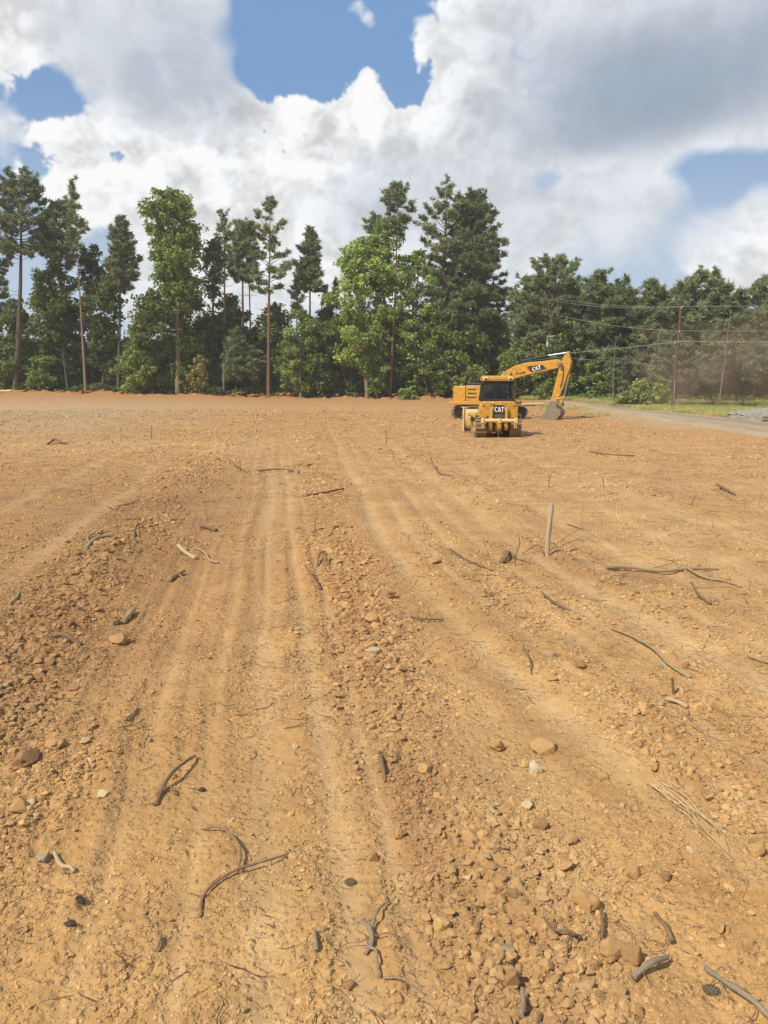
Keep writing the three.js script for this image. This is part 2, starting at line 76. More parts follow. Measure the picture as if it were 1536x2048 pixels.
const PINES = [[-48.06,-106,26.42,17.13,4.78,2.6,"round",0.36,1,"tall broad-crowned pine at the left edge of the wood"],[-38.55,-105,26.84,18.2,1.9,-0.17,"thin",0.16,1,"tall pine on a thin pale leaning trunk, left wood"],[-42.25,-108,24.19,16.46,3.1,0.6,"round",0.2,1,"pine just left of the leaning thin-trunked one"],[-35.0,-107,22.48,13.22,2.78,1.59,"dense",0.23,0.9,"dark compact pine between the leaning pine and the tall poplar"],[-21.36,-108,23.4,16.15,2.03,0.76,"thin",0.2,1,"narrow pine just right of the tall poplar"],[-18.5,-108,21.74,14.58,2.51,0.42,"round",0.24,1,"shorter round pine right of the narrow pine"],[-15.08,-106,24.57,12.5,3.04,0.83,"sparse",0.23,1.05,"tall open-crowned pine left of the middle gap"],[-18.15,-112,22.76,20.84,0.9,0.08,"thin",0.14,1,"spindly pine top behind the round pine"],[-9.71,-108,21.43,13.63,2.07,0.32,"dense",0.2,1,"conical pine standing alone right of the open-crowned one"],[-11.59,-110,17.48,10.27,1.48,0.37,"thin",0.14,1,"small thin pine left of the conical pine"],[-8.07,-111,14.58,9.03,1.04,0.17,"thin",0.1,1,"small young pine with thin top in the middle gap"],[-6.5,-111,15.42,9.69,0.97,0.08,"thin",0.1,1,"slender spire-like young pine next to the bright poplar"],[0.7,-104,25.97,20.26,2.13,0.95,"sparse",0.19,1,"very tall pine with bare red trunk and small tuft crown"],[-1.21,-109,23.16,20.98,1.61,0.04,"thin",0.14,1,"leafy pine top behind the bright poplar"],[6.73,-105,26.02,12.4,3.96,1.03,"sparse",0.29,1.1,"tall pine with pale open crown left of the dark conifer"],[10.25,-106,25.23,9.37,6.34,1.17,"cone",0.36,0.8,"big dark dense conifer with wide sweeping branches"],[20.77,-98,15.24,4.18,5.22,-0.64,"round",0.24,1,"broad pine top just right of the dark conifer"],[17.93,-99,13.82,4.2,2.99,-0.22,"round",0.22,1,"rounded pine beside the broad pine, behind the boom"],[25.25,-96,14.32,3.58,4.26,-0.55,"dense",0.24,0.9,"dark full pine behind the excavator elbow"],[27.92,-95,12.43,2.42,3.54,-0.47,"round",0.21,0.9,"lower dark pine right of the full one"],[30.44,-92,12.82,2.7,3.43,-0.67,"dense",0.23,0.95,"dark pine left of the leaning utility pole"],[33.86,-91,11.75,6.26,2.75,-1.35,"sparse",0.17,1,"open pine with sky showing behind the utility pole"],[34.76,-89,13.37,4.58,3.64,-0.82,"sparse",0.22,1.05,"open tall pine right of the utility pole"],[38.06,-88,10.78,2.44,3.13,-0.62,"dense",0.19,0.9,"dark pine near the right edge"],[40.11,-86,11.76,1.92,3.44,-1.01,"round",0.21,0.95,"round pine at the right edge"],[43.04,-85,11.15,1.41,3.4,-0.87,"dense",0.21,0.9,"pine cut off by the right edge"],[-53.59,-109,22.23,6.31,3.72,1.8,"round",0.27,1,"pine just beyond the left edge"]];
const DECS = [[-26.65,-105,26.37,11.17,3.72,0.23,1.2,6,"tall bright green poplar with an oval crown"],[-2.11,-104,20.38,2.39,3.81,-0.99,1.6,6,"bright yellow-green tree left of the very tall pine"],[0.26,-106,22.29,12.5,2.33,-0.14,1.3,4,"tall green tree crown close behind the very tall pine"],[4.01,-105,19.23,2.39,3.2,0.38,1.45,5,"bright green tree right of the very tall pine"],[-29.95,-105,13.94,0.47,3.33,0.33,0.95,3,"full green maple in front of the dark pine"],[-31.47,-103,6.73,0.2,2.01,0.2,1.25,2,"bright roundish bush at the foot of the wood, left"],[-23.35,-103,5.37,0.2,1.01,0.31,1.5,2,"small yellowish half-bare shrub at the wood edge"],[-10.64,-104,11.58,0.49,2.03,0.44,1.2,3,"sunlit slim maple near the middle of the wood edge"],[-7.96,-105,9.93,0.15,2.95,0.44,0.9,3,"dark green rounded tree right of the slim maple"],[-0.82,-103,6.73,0.2,1.63,-0.18,1.15,2,"small bright sapling at the base of the very tall pine"],[10.28,-103,10.7,0.2,3.27,-0.48,1.0,3,"olive green tree in front of the dark conifer"],[6.98,-103,9.18,0.2,2.26,0.28,0.95,3,"olive green tree left of the dark conifer base"],[18.11,-100,12.18,0.58,2.44,-0.47,1.15,4,"light green leafy tree right of the dark conifer"],[15.98,-99,6.57,0.6,2.42,0.14,1.1,3,"green tree behind the boom of the excavator"],[21.41,-96,9.31,0.37,2.58,-0.33,1.0,3,"green tree behind the excavator stick"],[19.04,-96,5.88,0.37,1.76,-0.18,1.2,2,"bright leafy bush under the excavator boom"],[-44.58,-108,17.4,6.28,3.03,1.31,0.8,4,"sparse grey-green tree right of the edge pine"],[-39.51,-110,19.89,12.87,1.74,0.85,0.75,4,"thin grey-green tree behind the leaning pine"],[-37.46,-108,15.46,4.99,3.03,0.88,0.7,3,"dark brownish oak behind the small red roof"],[-49.77,-108,12.68,0.41,3.62,0.63,0.8,3,"dark green tree at the left edge under the broad pine"],[23.97,-76,2.2,0.35,0.7,-0.16,1.4,2,"bright green young bush left of the utility pole"],[22.64,-75,1.06,0.28,1.37,-0.14,1.1,2,"low wide green bush on the verge"],[26.18,-77,1.91,0.31,0.66,-0.05,1.7,2,"small bright green bush just left of the utility pole base"],[2.92,-101,0.99,-0.06,1.23,-0.0,1.2,2,"low green bush at the foot of the wood, right of the tall bare trunk"],[-23.37,-109,20.98,12.77,1.6,1.07,0.9,4,"leafy tree right of the tall poplar crown"],[-26.63,-110,14.8,1.71,3.36,0.52,1.0,4,"green tree behind the trunk of the tall poplar"],[-20.74,-110,13.51,1.71,2.68,0.42,0.8,4,"dark green tree below the narrow pine"],[-14.91,-110,12.87,1.71,2.82,0.29,0.75,4,"dark green tree below the open-crowned pine"],[-41.88,-110,12.87,2.37,2.95,0.8,0.7,4,"dark green tree between the two pines of the left wood"],[-4.52,-108,10.14,1.07,2.64,0.07,0.85,4,"shaded green tree under the bright yellow-green one"]];
const ROADU = [[15.02,-100.65],[17.59,-102.99],[21.12,-94.61],[21.15,-79.31],[21.76,-66.2],[22.49,-57.54],[23.12,-48.61]];
const ROADL = [[14.59,-97.75],[17.6,-97.75],[18.73,-83.83],[17.94,-67.21],[16.95,-51.46],[16.98,-43.31],[16.83,-35.25]];
const POLE1 = [[25.52,-0.0,-71.6],[25.75,8.56,-71.6]];
const POLE2 = [[19.35,0.08,-96],[19.6,11.8,-96]];
const LEAN = [[30.15,0.14,-74],[29.61,1.4,-74]];

{
  const W = 4096, H = 2048, data = new Float32Array(W * H * 4), R = Math.PI / 180;
  const sunT = V(-0.88, 0.0, -0.1);           // where the light on the clouds comes from
  const ell = (b, az, el) => { const dx = (az - b[0]) / b[2], dy = (el - b[1]) / b[3]; return Math.sqrt(dx * dx + dy * dy); };
  function bumps(x, y, z) {                    // puffy: rounded lobes, sharp creases
    let s = 0, a = 0.5, f = 9;
    for (let i = 0; i < 6; i++) { const n = n3(x * f + i * 13.1, y * f * 1.15, z * f - i * 7.7); s += a * (Math.abs(n) * 2.4 - 0.62); a *= 0.62; f *= 2.05; }
    return s;
  }
  function smoothNoise(x, y, z) { let s = 0, a = 0.6, f = 5; for (let i = 0; i < 5; i++) { s += a * n3(x * f - 31, y * f * 1.4 + 5, z * f + i * 9.3); a *= 0.55; f *= 2.1; } return s; }
  const cover = (x, y, z) => 0.55 * n3(x * 2.6 + 4, y * 3.4, z * 2.6) + 0.4 * n3(x * 5.2 - 9, y * 6.5, z * 5.2);
  const cell = [0, 0];
  function shape(az, el, x, y, z) {            // smooth cover field and softness
    const away = Math.max(sst(Math.abs(az), 24, 34), sst(el, 21.5, 28));
    let s = -1.2, soft = 0, ws = 1e-6;
    if (away < 1) {
      let acc = 0;
      const wx = n3(x * 9, y * 9, z * 9 + 3) * 1.1, wy = n3(x * 9 + 40, y * 9, z * 9) * 0.8;
      for (const b of CLOUDS) { const q = ell(b, az + wx, el + wy); if (q < 2) { const v = b[4] * (1 - q * q * 0.9), e = Math.exp(v * 4); acc += e; ws += e; soft += e * b[5]; } }
      s = Math.min(acc > 0 ? Math.log(acc + 0.02) / 4 : -1, 0.75);
      for (const b of HOLES) { const q = ell(b, az + wx * 0.7, el + wy * 0.7); if (q < 1.9) s -= b[4] * 1.0 * sst(1.9 - q, 0, 1.7); }
      s = Math.max(s, -1.2);
    }
    if (away > 0) { const g = cover(x, y, z) * 1.5 + 0.16; s = lerp(s, g, away); cell[0] = lerp(soft / ws, 0.4, away); } else cell[0] = soft / ws;
    cell[1] = away;
    return s;
  }
  for (let row = H / 2 - 12; row < H; row++) {
    const up = ((row + 0.5) / H - 0.5) * Math.PI, y = Math.sin(up), c = Math.cos(up), el = up / R;
    for (let col = 0; col < W; col++) {
      const th = ((col + 0.5) / W - 0.5) * 2 * Math.PI, x = Math.cos(th) * c, z = Math.sin(th) * c, az = Math.atan2(x, -z) / R;
      const s0 = shape(az, el, x, y, z), soft = cell[0], away = cell[1];
      const amp = lerp(0.95, 0.75, soft);
      const e = Math.max(el, 0);
      let blue = mix3([0.54, 0.65, 0.77], [0.20, 0.35, 0.615], sst(e, 2, 20));
      blue = mix3(blue, [0.14, 0.27, 0.58], sst(e, 20, 80));
      let out = blue;
      if (s0 > -0.8) {
        const bu = bumps(x, y, z), sm = smoothNoise(x, y, z);
        const d = s0 + amp * lerp(bu * 1.1, sm * 0.9, soft * 0.75) - 0.05;
        const alpha = sst(d, 0, lerp(0.13, 0.62, soft));
        if (alpha > 0.002) {
          const st = 0.022, lx = x + (-c * 0 + Math.cos(az * R) * -st), lz = z + Math.sin(az * R) * -st, ly = y + st * 0.85;
          const du = bumps(lx, ly, lz), rel = clamp((bu - du) * 0.8, -0.36, 0.3);
          let g = 0;
          if (away < 1) { const wob = smoothNoise(x * 1.3, y * 1.3, z * 1.3) * 2.2; for (const b of GREYS) { const q = ell(b, az + wob, el + wob * 0.5); if (q < 1.8) g += b[4] * sst(1.8 - q, 0, 1.7); } g *= clamp(0.85 + 1.1 * sm + 0.25 * bu, 0.3, 1.5); g = 1 - Math.exp(-g * 1.05); g *= 1 - away; }
          const gOut = clamp(0.25 + 0.8 * n3(x * 4 + 20, y * 5, z * 4)) * sst(d, 0.2, 0.9);
          g = lerp(g, gOut, away);
          const thick = sst(d, 0.1, 1.1);
          const white = mix3([0.93, 0.935, 0.945], [0.83, 0.845, 0.865], thick * 0.75);
          let body = mix3(white, [0.29, 0.355, 0.445], clamp(g * 0.96));
          const k = 1 + (rel < 0 ? rel * sst(d, 0.08, 0.55) : rel) * lerp(0.55, 0.8, 1 - soft) * (1 - g * 0.7) * (1 - soft * 0.25) + sm * 0.10;
          body = body.map((v) => Math.min(v * k, 0.99));
          out = mix3(blue, body, alpha * lerp(1, 0.9, soft));
          if (e < 9) out = mix3(out, [0.60, 0.68, 0.77], (1 - sst(e, 0, 9)) * 0.45);
        }
      }
      const o = (row * W + col) * 4;
      data[o] = out[0]; data[o + 1] = out[1]; data[o + 2] = out[2]; data[o + 3] = 1;
    }
  }
  const first = (H / 2 - 12) * W * 4;
  for (let i = 0; i < first; i += 4) { data[i] = 0.30; data[i + 1] = 0.24; data[i + 2] = 0.16; data[i + 3] = 1; }
  const sky = new THREE.DataTexture(data, W, H, THREE.RGBAFormat, THREE.FloatType);
  sky.mapping = THREE.EquirectangularReflectionMapping; sky.magFilter = THREE.LinearFilter; sky.needsUpdate = true;
  scene.background = sky; scene.environment = sky;
}

// ---------------------------------------------------------------- naming and building helpers
const used = {};
function numbered(name) { const n = used[name] = (used[name] ?? -1) + 1; return n ? name + '_' + String(n).padStart(3, '0') : name; }
function tag(o, label, category, group, kind) {
  if (label) o.userData.label = label;
  if (category) o.userData.category = category;
  if (group) o.userData.group = group;
  if (kind) o.userData.kind = kind;
  return o;
}
function thing(name, label, category, [x, y, z] = [0, 0, 0], turn = 0, group) {
  const o = new THREE.Group(); o.name = numbered(name); o.position.set(x, y, z); o.rotation.y = turn; scene.add(o);
  return tag(o, label, category, group);
}
function merged(list) {
  if (!Array.isArray(list)) return list;
  if (list.length === 1) return list[0];
  return mergeGeometries(list.map((g) => { const q = g.index ? g.toNonIndexed() : g; for (const k of Object.keys(q.attributes)) if (!['position', 'normal', 'uv'].includes(k)) q.deleteAttribute(k); return q; }));
}
function part(name, geometry, material, parent) {
  const m = new THREE.Mesh(merged(geometry), material);
  m.name = parent ? name : numbered(name); m.castShadow = m.receiveShadow = true;
  (parent ?? scene).add(m);
  return m;
}
const moved = (g, x = 0, y = 0, z = 0, rx = 0, ry = 0, rz = 0) => { if (rx) g.rotateX(rx); if (ry) g.rotateY(ry); if (rz) g.rotateZ(rz); return g.translate(x, y, z); };
const box = (w, h, d, x = 0, y = 0, z = 0, r = 0.02, rx = 0, ry = 0, rz = 0) => moved(r > 0 ? new RoundedBoxGeometry(w, h, d, 1, Math.min(r, w * 0.45, h * 0.45, d * 0.45)) : new THREE.BoxGeometry(w, h, d), x, y, z, rx, ry, rz);
const cyl = (r0, r1, h, x, y, z, rx = 0, ry = 0, rz = 0, n = 16) => moved(new THREE.CylinderGeometry(r1, r0, h, n), x, y, z, rx, ry, rz);
function bar(a, b, r, n = 10) { const A = V(...a), B = V(...b), L = A.distanceTo(B), g = new THREE.CylinderGeometry(r, r, L, n); g.applyQuaternion(new THREE.Quaternion().setFromUnitVectors(V(0, 1, 0), B.clone().sub(A).normalize())); const m = A.add(B).multiplyScalar(0.5); return g.translate(m.x, m.y, m.z); }
function plate(points, depth, bevel = 0.012) {   // an outline in x, y pulled to a centred thickness along z
  const s = new THREE.Shape(points.map((p) => new THREE.Vector2(p[0], p[1])));
  const g = new THREE.ExtrudeGeometry(s, { depth: depth - 2 * bevel, bevelEnabled: bevel > 0, bevelThickness: bevel, bevelSize: bevel, bevelOffset: -bevel, bevelSegments: 2, curveSegments: 8 });
  return g.translate(0, 0, -(depth - 2 * bevel) / 2);
}
// A tapering tube through points, its girth uneven, closed at both ends.
function limb(pts, r0, r1, sides = 8, rings = 12, rough = 0.12, seed = 1, power = 1) {
  const curve = new THREE.CatmullRomCurve3(pts, false, 'centripetal'), r = rng(seed * 7919 + 3), pos = [], uv = [], idx = [];
  const len = curve.getLength();
  let T = curve.getTangent(0), N = Math.abs(T.y) < 0.9 ? V(0, 1, 0) : V(1, 0, 0); N.sub(T.clone().multiplyScalar(N.dot(T))).normalize();
  for (let i = 0; i <= rings; i++) {
    const t = i / rings, p = curve.getPoint(t), T2 = curve.getTangent(t);
    N.applyQuaternion(new THREE.Quaternion().setFromUnitVectors(T, T2)); N.sub(T2.clone().multiplyScalar(N.dot(T2))).normalize(); T = T2;
    const B = new THREE.Vector3().crossVectors(T, N), rad = lerp(r0, r1, Math.pow(t, power));
    const wob = 1 + rough * 1.1 * n2(t * len / Math.max(r0 * 9, 0.01) + seed * 3.3, seed * 1.7);
    for (let j = 0; j <= sides; j++) {
      const a = j / sides * Math.PI * 2, k = rad * wob * (1 + rough * n3(Math.cos(a) * 1.3 + seed, Math.sin(a) * 1.3, t * len / Math.max(r0, 0.001) * 0.18));
      pos.push(p.x + (N.x * Math.cos(a) + B.x * Math.sin(a)) * k, p.y + (N.y * Math.cos(a) + B.y * Math.sin(a)) * k, p.z + (N.z * Math.cos(a) + B.z * Math.sin(a)) * k);
      uv.push(j / sides * Math.max(0.05, 6.28 * r0), t * len);
    }
  }
  const row = sides + 1;
  for (let i = 0; i < rings; i++) for (let j = 0; j < sides; j++) { const a = i * row + j, b = a + 1, c = a + row, d = c + 1; idx.push(a, b, c, b, d, c); }
  for (const [end, flip] of [[0, true], [rings, false]]) {
    const c = pos.length / 3, p = curve.getPoint(end / rings); pos.push(p.x, p.y, p.z); uv.push(0, 0);
    for (let j = 0; j < sides; j++) { const a = end * row + j; flip ? idx.push(a + 1, a, c) : idx.push(a, a + 1, c); }
  }
  const g = new THREE.BufferGeometry();
  g.setAttribute('position', new THREE.Float32BufferAttribute(pos, 3)); g.setAttribute('uv', new THREE.Float32BufferAttribute(uv, 2)); g.setIndex(idx);
  g.computeVertexNormals();
  return g;
}

// ---------------------------------------------------------------- computed textures
function noiseTexture(size, fn, srgb, repeat = 1) {
  const d = new Uint8Array(size * size * 4);
  for (let y = 0, o = 0; y < size; y++) for (let x = 0; x < size; x++, o += 4) { const c = fn(x / size, y / size); d[o] = clamp(c[0]) * 255; d[o + 1] = clamp(c[1]) * 255; d[o + 2] = clamp(c[2]) * 255; d[o + 3] = 255; }
  const t = new THREE.DataTexture(d, size, size); t.wrapS = t.wrapT = THREE.RepeatWrapping; t.magFilter = THREE.LinearFilter; t.minFilter = THREE.LinearFilter;
  if (srgb) t.colorSpace = THREE.SRGBColorSpace;
  t.repeat.set(repeat, repeat); t.needsUpdate = true;
  return t;
}
// Soil: height and tint of one 4.5 m square of crumbly dirt, grains from 3 mm to 5 cm, wrapping at its edges.
const SOIL = 4.5;
const soil = (() => {
  const S = 2048, h = new Float32Array(S * S), tint = new Float32Array(S * S), r = rng(99);
  const loop = (u, v, f, k) => { const a = u * 6.2832, b = v * 6.2832, q = f / 6.2832; return n3(Math.cos(a) * q + k, Math.sin(a) * q + Math.cos(b) * q, Math.sin(b) * q - k); };
  for (let y = 0; y < S; y++) for (let x = 0; x < S; x++) {
    const u = x / S, v = y / S;
    h[y * S + x] = 0.16 * loop(u, v, 12, 3) + 0.10 * loop(u, v, 50, 7) + 0.05 * loop(u, v, 150, 1) + 0.05 * (r() - 0.5);
    tint[y * S + x] = 0.11 * loop(u, v, 9, 11) + 0.10 * loop(u, v, 40, 5) + 0.06 * (r() - 0.5);
  }
  for (let k = 0; k < 70000; k++) {
    const rad = 1.5 + 12 * Math.pow(r(), 6), cx = r() * S, cy = r() * S, a = r() * 6.28, sq = 0.55 + 0.45 * r(), hh = (0.03 + 0.034 * rad) * (0.6 + 0.6 * r()), tone = (r() - 0.45) * 0.24, ph = r() * 6.28, R2 = Math.ceil(rad * 1.3), ca = Math.cos(a), sa = Math.sin(a);
    const dens = loop(cx / S, cy / S, 10, 21); if (dens < -0.25 + r() * 0.3 - 0.2) continue;
    for (let dy = -R2; dy <= R2; dy++) for (let dx = -R2; dx <= R2; dx++) {
      const px = dx * ca + dy * sa, py = (-dx * sa + dy * ca) / sq, ang = Math.atan2(py, px), q = Math.sqrt(px * px + py * py) / (rad * (1 + 0.16 * Math.sin(ang * 3 + ph) + 0.1 * Math.sin(ang * 5 + ph * 2)));
      if (q >= 1) continue;
      const i = ((Math.floor(cy + dy) % S + S) % S) * S + ((Math.floor(cx + dx) % S + S) % S), top = hh * (1 - q * q);
      h[i] += top * 0.8; if (q < 0.8) tint[i] = tint[i] * 0.5 + tone;
    }
  }
  const hd = new Uint8Array(S * S * 4), cd = new Uint8Array(S * S * 4);
  for (let i = 0; i < S * S; i++) {
    const v = clamp(h[i] * 0.8 + 0.2) * 255; hd[i * 4] = hd[i * 4 + 1] = hd[i * 4 + 2] = v; hd[i * 4 + 3] = 255;
    const t = tint[i];
    cd[i * 4] = clamp(0.90 + t * 0.42) * 255; cd[i * 4 + 1] = clamp(0.885 + t * 0.50) * 255; cd[i * 4 + 2] = clamp(0.86 + t * 0.62) * 255; cd[i * 4 + 3] = 255;
  }
  const mk = (d, srgb) => { const t = new THREE.DataTexture(d, S, S); t.wrapS = t.wrapT = THREE.RepeatWrapping; t.magFilter = THREE.LinearFilter; if (srgb) t.colorSpace = THREE.SRGBColorSpace; t.needsUpdate = true; return t; };
  return { bump: mk(hd, false), color: mk(cd, true) };
})();
const barkBump = noiseTexture(256, (u, v) => { const a = u * 6.2832, n = 0.5 + 0.5 * n3(Math.cos(a) * 3, Math.sin(a) * 3, v * 5) + 0.25 * n3(Math.cos(a) * 9, Math.sin(a) * 9, v * 9); return [n, n, n]; }, false);
const woodMap = noiseTexture(256, (u, v) => { const a = u * 6.2832, n = 0.82 + 0.16 * n3(Math.cos(a) * 7, Math.sin(a) * 7, v * 3) + 0.1 * n3(Math.cos(a) * 18, Math.sin(a) * 18, v * 20); return [n, n * 0.98, n * 0.94]; }, true);
const grime = noiseTexture(512, (u, v) => {
  const a = n3(u * 5, v * 5, 2.2) + 0.5 * n3(u * 13, v * 13, 6) + 0.35 * n3(u * 40, v * 40, 9), k = clamp(0.5 + a * 0.8), s = clamp(1.2 * n3(u * 24, v * 9, 4) - 0.35);
  return [lerp(1, 0.86, k) - s * 0.42, lerp(0.98, 0.84, k) - s * 0.42, lerp(0.80, 1.0, k) - s * 0.2];
}, true);

const std = (rgb, roughness = 0.9, more = {}) => { const m = new THREE.MeshStandardMaterial({ roughness, ...more }); m.color.setRGB(...rgb); return m; };
const M = {
  yellow: std([0.58, 0.315, 0.038], 0.5, { map: grime }),
  yellowDusty: std([0.66, 0.40, 0.085], 0.7, { map: grime }),
  excYellow: std([0.62, 0.315, 0.034], 0.45, { map: grime }),
  black: std([0.018, 0.017, 0.016], 0.55),
  dark: std([0.045, 0.040, 0.034], 0.7),
  steel: std([0.27, 0.215, 0.155], 0.7, { metalness: 0.15, map: grime }),
  muddySteel: std([0.27, 0.19, 0.11], 0.85, { map: grime }),
  chrome: std([0.42, 0.42, 0.42], 0.35, { metalness: 0.7 }),
  glass: std([0.022, 0.025, 0.03], 0.08),
  white: std([0.75, 0.75, 0.72], 0.6),
  red: std([0.45, 0.06, 0.02], 0.6),
  cream: std([0.62, 0.46, 0.17], 0.7),
  bark: std([0.105, 0.075, 0.052], 0.95, { bumpMap: barkBump, bumpScale: 0.03 }),
  barkPale: std([0.23, 0.165, 0.115], 0.95, { bumpMap: barkBump, bumpScale: 0.02 }),
  barkRed: std([0.19, 0.095, 0.055], 0.95, { bumpMap: barkBump, bumpScale: 0.02 }),
  pole: std([0.16, 0.095, 0.06], 0.9, { map: woodMap }),
  concrete: std([0.40, 0.37, 0.32], 0.9),
  greywood: std([0.42, 0.38, 0.30], 0.9, { map: woodMap }),
};
const stickBump = barkBump.clone(), stickMap = woodMap.clone(); stickBump.repeat.set(20, 7); stickMap.repeat.set(20, 5); stickBump.needsUpdate = stickMap.needsUpdate = true;
const WOOD = {
  brown: std([0.40, 0.255, 0.135], 0.85, { map: stickMap, bumpMap: stickBump, bumpScale: 0.003 }),
  dark: std([0.30, 0.185, 0.10], 0.9, { map: stickMap, bumpMap: stickBump, bumpScale: 0.003 }),
  red: std([0.20, 0.075, 0.035], 0.9, { map: stickMap }),
  tan: std([0.54, 0.385, 0.21], 0.9, { map: stickMap, bumpMap: stickBump, bumpScale: 0.003 }),
  pale: std([0.62, 0.47, 0.28], 0.85, { map: stickMap }),
  grey: std([0.43, 0.335, 0.225], 0.9, { map: stickMap, bumpMap: stickBump, bumpScale: 0.003 }),
  dust: std([0.36, 0.22, 0.10], 0.95, { map: stickMap, bumpMap: stickBump, bumpScale: 0.003 }),
  stake: std([0.72, 0.58, 0.38], 0.9, { map: stickMap, bumpMap: stickBump, bumpScale: 0.003 }),
};

// ---------------------------------------------------------------- the ground
const across = (x, D) => x + 0.15 * D - 0.0008 * D * D + 0.35 * n2(D * 0.07, 3.1) + 0.12 * n2(D * 0.3, x * 0.1 + 9);
// wheel and track marks: one family runs off to the left, the other swings in from the right
const LEFTMARKS = [[-0.1, 0.12, 1], [0.34, 0.08, 0.85], [0.62, 0.05, 0.6], [-0.5, 0.05, 0.5], [-0.95, 0.06, 0.45], [-3.6, 0.2, 0.7], [-5.6, 0.25, 0.6]];
const RIGHTMARKS = [[3.41, 0.14, 1.6], [3.95, 0.07, 0.7], [4.45, 0.10, 0.75], [4.95, 0.07, 0.6], [5.5, 0.16, 0.9], [6.2, 0.10, 0.7], [7.0, 0.18, 0.8], [8.2, 0.2, 0.7], [9.6, 0.25, 0.7]];
const swing = (D) => (D < 15 ? 0.381 * D - 0.0095 * D * D : 3.5775 + 0.10 * (D - 15));
function marks(x, D) {                          // [how smooth and pressed, height of the pressed groove and its shoulders]
  const wob = 0.10 * n2(D * 0.16, x * 0.05 + 2), ul = x + 0.14 * D + wob, w = sst(ul, 1.0, 2.0), ur = x + swing(D) + wob; let s = 0, h = 0;
  const one = (u, list, k0) => { for (const [c, width, k] of list) { const q = (u - c) / width; if (q > -4 && q < 4) { const a = k * k0 * clamp(0.8 + 0.6 * n2(D * 0.3, c * 9)), e = Math.exp(-q * q), t = Math.abs(q) - 2.1; s = Math.max(s, a * e); h += a * (width < 0.09 ? 0.55 : 1) * (-0.029 * e + 0.018 * (0.6 + 0.8 * n2(D * 1.1, c * 5)) * Math.exp(-t * t * 1.6)); } } };
  if (w < 1) one(ul, LEFTMARKS, 1 - w);
  if (w > 0) one(ur, RIGHTMARKS, w);
  MARK[0] = clamp(s); MARK[1] = h;
  return MARK;
}
const MARK = [0, 0], strips = (x, D) => marks(x, D)[0];
const bell = (x, c, w) => Math.exp(-((x - c) / w) * ((x - c) / w));
function roughness(x, z) {                      // 0: rolled smooth, 1: heaped with clods
  const D = -z, u = across(x, D), far = sst(D, 12, 40);
  let r = 0.11 + 0.66 * bell(u, 1.15, 0.55) + 0.66 * bell(u, -2.3, 0.75) + 0.35 * bell(u, 3.1, 0.35) + 0.3 * bell(u, 4.6, 0.5) + 0.3 * bell(u, -4.4, 1.2);
  r += 0.42 * n2(x * 0.5, D * 0.28) + 0.35 * n2(x * 1.3 + 7, D * 0.9);
  r += 0.2 * Math.exp(-((x - 1.4) ** 2) / 2.2 - ((D - 3.6) ** 2) / 1.6) ;
  r *= 1 - 0.9 * strips(x, D);
  return clamp(lerp(r, 0.3 + 0.2 * n2(x * 0.2, D * 0.1), far * 0.7));
}
const edgeD = (x) => x < 12 ? 104 + 1.6 * n2(x * 0.08, 1.5) : 104;   // where the cleared ground ends on the left
function rise(x, z) {                           // the lie of the land
  const D = -z;
  let h = 0.75 * sst(-x, 4, 52) * sst(D, 62, 106);
  h += 0.16 * n2(x * 0.045 + 3, D * 0.03) * sst(D, 10, 45) + 0.05 * n2(x * 0.22, D * 0.15 + 8) * sst(D, 3, 14);
  if (x < 13 && D > 95 && D < 116) { const e = edgeD(x); h += (0.36 + 0.42 * n2(x * 0.35, 4) + 0.30 * n2(x * 1.3, 9) + 0.2 * n2(x * 2.2, D * 2)) * bell(D, e + 0.8 * n2(x * 0.5, 12), 1.3) * sst(13 - x, 0, 4); }
  return h;
}
const stepAt = (D) => 0.0022 * Math.max(D, 2.4) + 0.0002 * D * D;
const keep = (D, wave) => 1 - sst(stepAt(D) / wave, 0.3, 0.62);   // fine relief only where the sheet is fine enough to carry it
function ground(x, z) {
  const D = -z;
  let h = rise(x, z);
  if (D < -4 || D > 100) return h;
  const u = across(x, D), r = roughness(x, z), sm = 1 - 0.85 * strips(x, D), nr = 1 - sst(D, 30, 60);
  h += nr * (0.055 * bell(u, 1.15, 0.6) * (0.7 + 0.6 * n2(D * 0.9, 2)) + 0.075 * bell(u, -2.3, 0.7) * (0.7 + 0.6 * n2(D * 0.8, 6)) + 0.035 * bell(u, 2.7, 0.3) + marks(x, D)[1] + 0.04 * bell(u, 4.6, 0.4));
  const lines = sst(n2(x * 0.3 + 5, D * 0.14), -0.35, 0.35);
  let k;
  if ((k = keep(D, 0.22))) h += k * lines * (0.024 * n2(u * 6.5, D * 0.18) + 0.012 * n2(u * 14, D * 0.3 + 5));
  if ((k = keep(D, 0.6))) h += k * (0.018 + 0.045 * r) * n2(x * 1.7, z * 1.7);
  if ((k = keep(D, 0.26))) h += k * sm * (0.010 + 0.065 * r) * (Math.abs(n2(x * 4.1 + 3, z * 3.8)) - 0.22);
  if ((k = keep(D, 0.12))) h += k * sm * (0.009 + 0.06 * r) * (Math.abs(n2(x * 8.7, z * 8.2 + 4)) - 0.22);
  if ((k = keep(D, 0.06))) h += k * sm * (0.008 + 0.042 * r) * (Math.abs(n2(x * 17, z * 16)) - 0.2);
  if ((k = keep(D, 0.034))) h += k * sm * (0.005 + 0.020 * r) * n2(x * 31, z * 30);
  return h;
}
const TAN = [0.402, 0.226, 0.080], RED = [0.405, 0.192, 0.06], PALE = [0.50, 0.315, 0.13], BROWN = [0.26, 0.132, 0.048], GREYTAN = [0.42, 0.295, 0.16], ORANGE = [0.445, 0.25, 0.095];
const LAWN = [0.24, 0.25, 0.075], LITTER = [0.11, 0.085, 0.04], DRYGRASS = [0.42, 0.345, 0.15];
